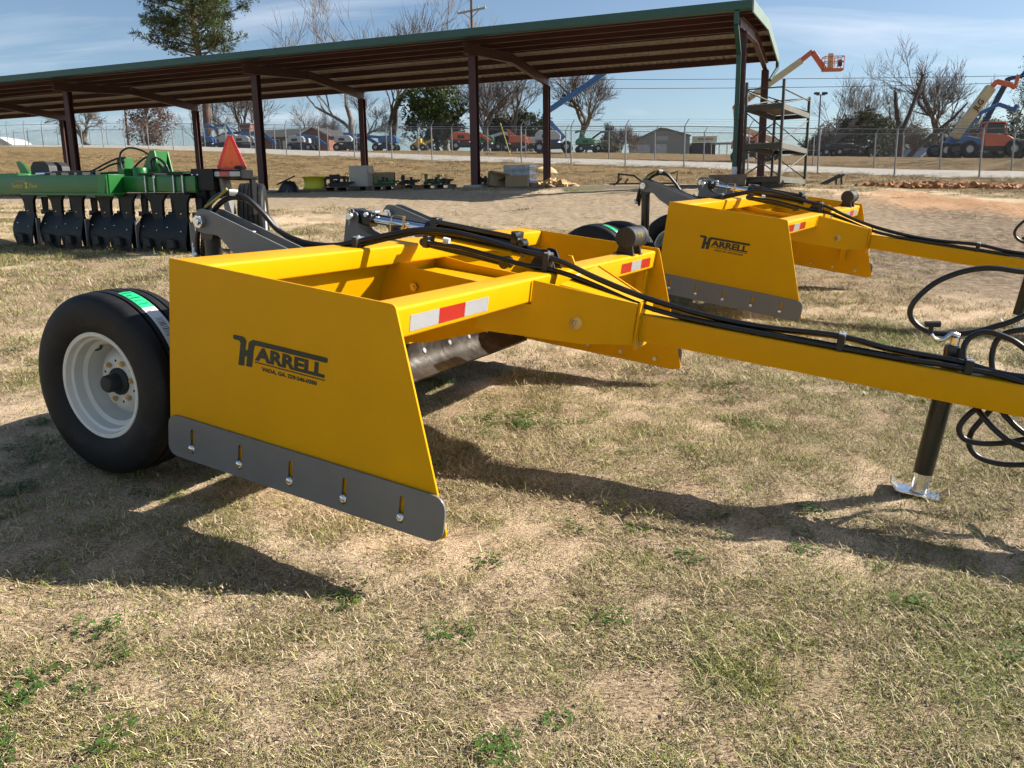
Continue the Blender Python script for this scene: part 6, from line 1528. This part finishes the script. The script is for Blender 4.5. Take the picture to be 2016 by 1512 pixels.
def scatter(name, label, cat, pts, rot, scl, idx):
    me = bpy.data.meshes.new(name); me.vertices.add(len(pts)); me.vertices.foreach_set('co', pts.astype(np.float32).ravel()); me.update()
    for nm, ty, dat in (('rot', 'FLOAT_VECTOR', rot), ('scl', 'FLOAT_VECTOR', scl)):
        a = me.attributes.new(nm, ty, 'POINT'); a.data.foreach_set('vector', dat.astype(np.float32).ravel())
    a = me.attributes.new('idx', 'INT', 'POINT'); a.data.foreach_set('value', idx.astype(np.int32))
    o = link(bpy.data.objects.new(name, me)); tag(o, label, cat, kind='stuff')
    ng = bpy.data.node_groups.new(name + '_nodes', 'GeometryNodeTree')
    ng.interface.new_socket('Geometry', in_out='INPUT', socket_type='NodeSocketGeometry'); ng.interface.new_socket('Geometry', in_out='OUTPUT', socket_type='NodeSocketGeometry')
    N, L = ng.nodes, ng.links
    gi, go = N.new('NodeGroupInput'), N.new('NodeGroupOutput'); ci = N.new('GeometryNodeCollectionInfo'); ci.inputs['Collection'].default_value = protos; ci.inputs['Separate Children'].default_value = True; ci.inputs['Reset Children'].default_value = True
    ip = N.new('GeometryNodeInstanceOnPoints'); ip.inputs['Pick Instance'].default_value = True
    def na(nm, ty):
        n = N.new('GeometryNodeInputNamedAttribute'); n.data_type = ty; n.inputs['Name'].default_value = nm; return n.outputs['Attribute']
    L.new(gi.outputs[0], ip.inputs['Points']); L.new(ci.outputs[0], ip.inputs['Instance']); L.new(na('idx', 'INT'), ip.inputs['Instance Index']); L.new(na('scl', 'FLOAT_VECTOR'), ip.inputs['Scale'])
    e2r = N.new('FunctionNodeEulerToRotation'); L.new(na('rot', 'FLOAT_VECTOR'), e2r.inputs[0]); L.new(e2r.outputs[0], ip.inputs['Rotation'])
    L.new(ip.outputs[0], go.inputs[0])
    md = o.modifiers.new('scatter', 'NODES'); md.node_group = ng
    return o
# candidate points, denser close to the camera
def candidates(n, y0, y1, pw_):
    y = y0 + (y1 - y0) * rng.random(n) ** pw_
    half = y * .92 + .7; x = (rng.random(n) * 2 - 1) * half
    return x, y
tri_x = gx; tri_y = gy
def surf_z(x, y):
    """height of the built ground mesh (bilinear)"""
    i = np.clip(np.searchsorted(gx, x) - 1, 0, nx - 2); j = np.clip(np.searchsorted(gy, y) - 1, 0, ny - 2)
    fx = (x - gx[i]) / (gx[i + 1] - gx[i]); fy = (y - gy[j]) / (gy[j + 1] - gy[j])
    return (GZ[j, i] * (1 - fx) + GZ[j, i + 1] * fx) * (1 - fy) + (GZ[j + 1, i] * (1 - fx) + GZ[j + 1, i + 1] * fx) * fy
def grass_layer(name, label, n, y0, y1, pw_, smin, smax, tall=1.0, kind='straw'):
    n = int(n * 1.3)
    x, y = candidates(n, y0, y1, pw_)
    z = zones(x, y)
    keep_p = (1 - .72 * z['sand']) * (1 - .97 * z['track']) * (1 - z['under']) * (1 - .97 * z['clay'])
    clump = sstep(.36, .55, .45 * fbm(x, y, 1.9, 3) + .55 * fbm(x + 9, y, 7.0, 2))
    if kind == 'litter': keep_p = (1 - .8 * z['track']) * (1 - z['under']); clump = .35 + .65 * clump
    if kind == 'green': clump = .20 + .80 * sstep(.38, .58, fbm(x - 7, y + 3, .55, 4) * .5 + .5 * fbm(x + 2, y, 4.6, 3))
    if kind == 'clover': clump = sstep(.56, .70, fbm(x + 40, y - 20, 1.4, 3) * .6 + .4 * fbm(x, y + 60, 6.0, 2)); keep_p = keep_p * .9 + .1
    k = rng.random(n) < np.clip(keep_p * clump, 0, 1)
    x, y = x[k], y[k]; m = len(x); bank = z['bank'][k] > .5
    if kind == 'straw': idx = np.where(rng.random(m) < np.where(bank, .7, .28), 2, rng.integers(0, 2, m))
    elif kind == 'litter': idx = np.where(rng.random(m) < .6, 7, rng.integers(8, 10, m))
    elif kind == 'green': idx = rng.integers(3, 5, m)
    else: idx = rng.integers(5, 7, m)
    s = rng.uniform(smin, smax, m); s3 = np.stack([s, s, s * rng.uniform(.6, 1.25, m) * tall], 1)
    rot = np.stack([rng.normal(0, .05, m), rng.normal(0, .05, m), rng.uniform(0, 6.283, m)], 1)
    P = np.stack([x, y, surf_z(x, y) - .003], 1)
    return scatter(name, label, 'grass', P, rot, s3, idx)
grass_layer('dry_grass', 'short dry winter grass lying around the nearest scraper', 7600, .95, 5.4, .80, .75, 1.25)
grass_layer('green_grass', 'sparse green blades growing through the dry grass', 5200, .95, 5.4, .80, .7, 1.2, kind='green')
grass_layer('clover', 'small clumps of clover and weeds in the foreground', 2600, .95, 5.4, .85, .7, 1.2, kind='clover')
grass_layer('grass_litter', 'broken straw bits strewn over the bare sandy patches', 4600, .95, 6.0, .80, .8, 1.3, kind='litter')
grass_layer('dry_grass', 'dry grass between the two scrapers and the plow', 7600, 5.2, 13.5, .85, 1.2, 2.1)
grass_layer('green_grass', 'green blades between the two scrapers', 5600, 5.2, 13.5, .85, 1.1, 1.9, kind='green')
grass_layer('dry_grass', 'dry grass tufts towards the shed', 4200, 13.0, 30.0, .9, 2.2, 3.6)
grass_layer('bank_grass', 'brown dead grass on the bank below the road fence', 6000, 28.0, 62.0, .8, 3.0, 6.0)
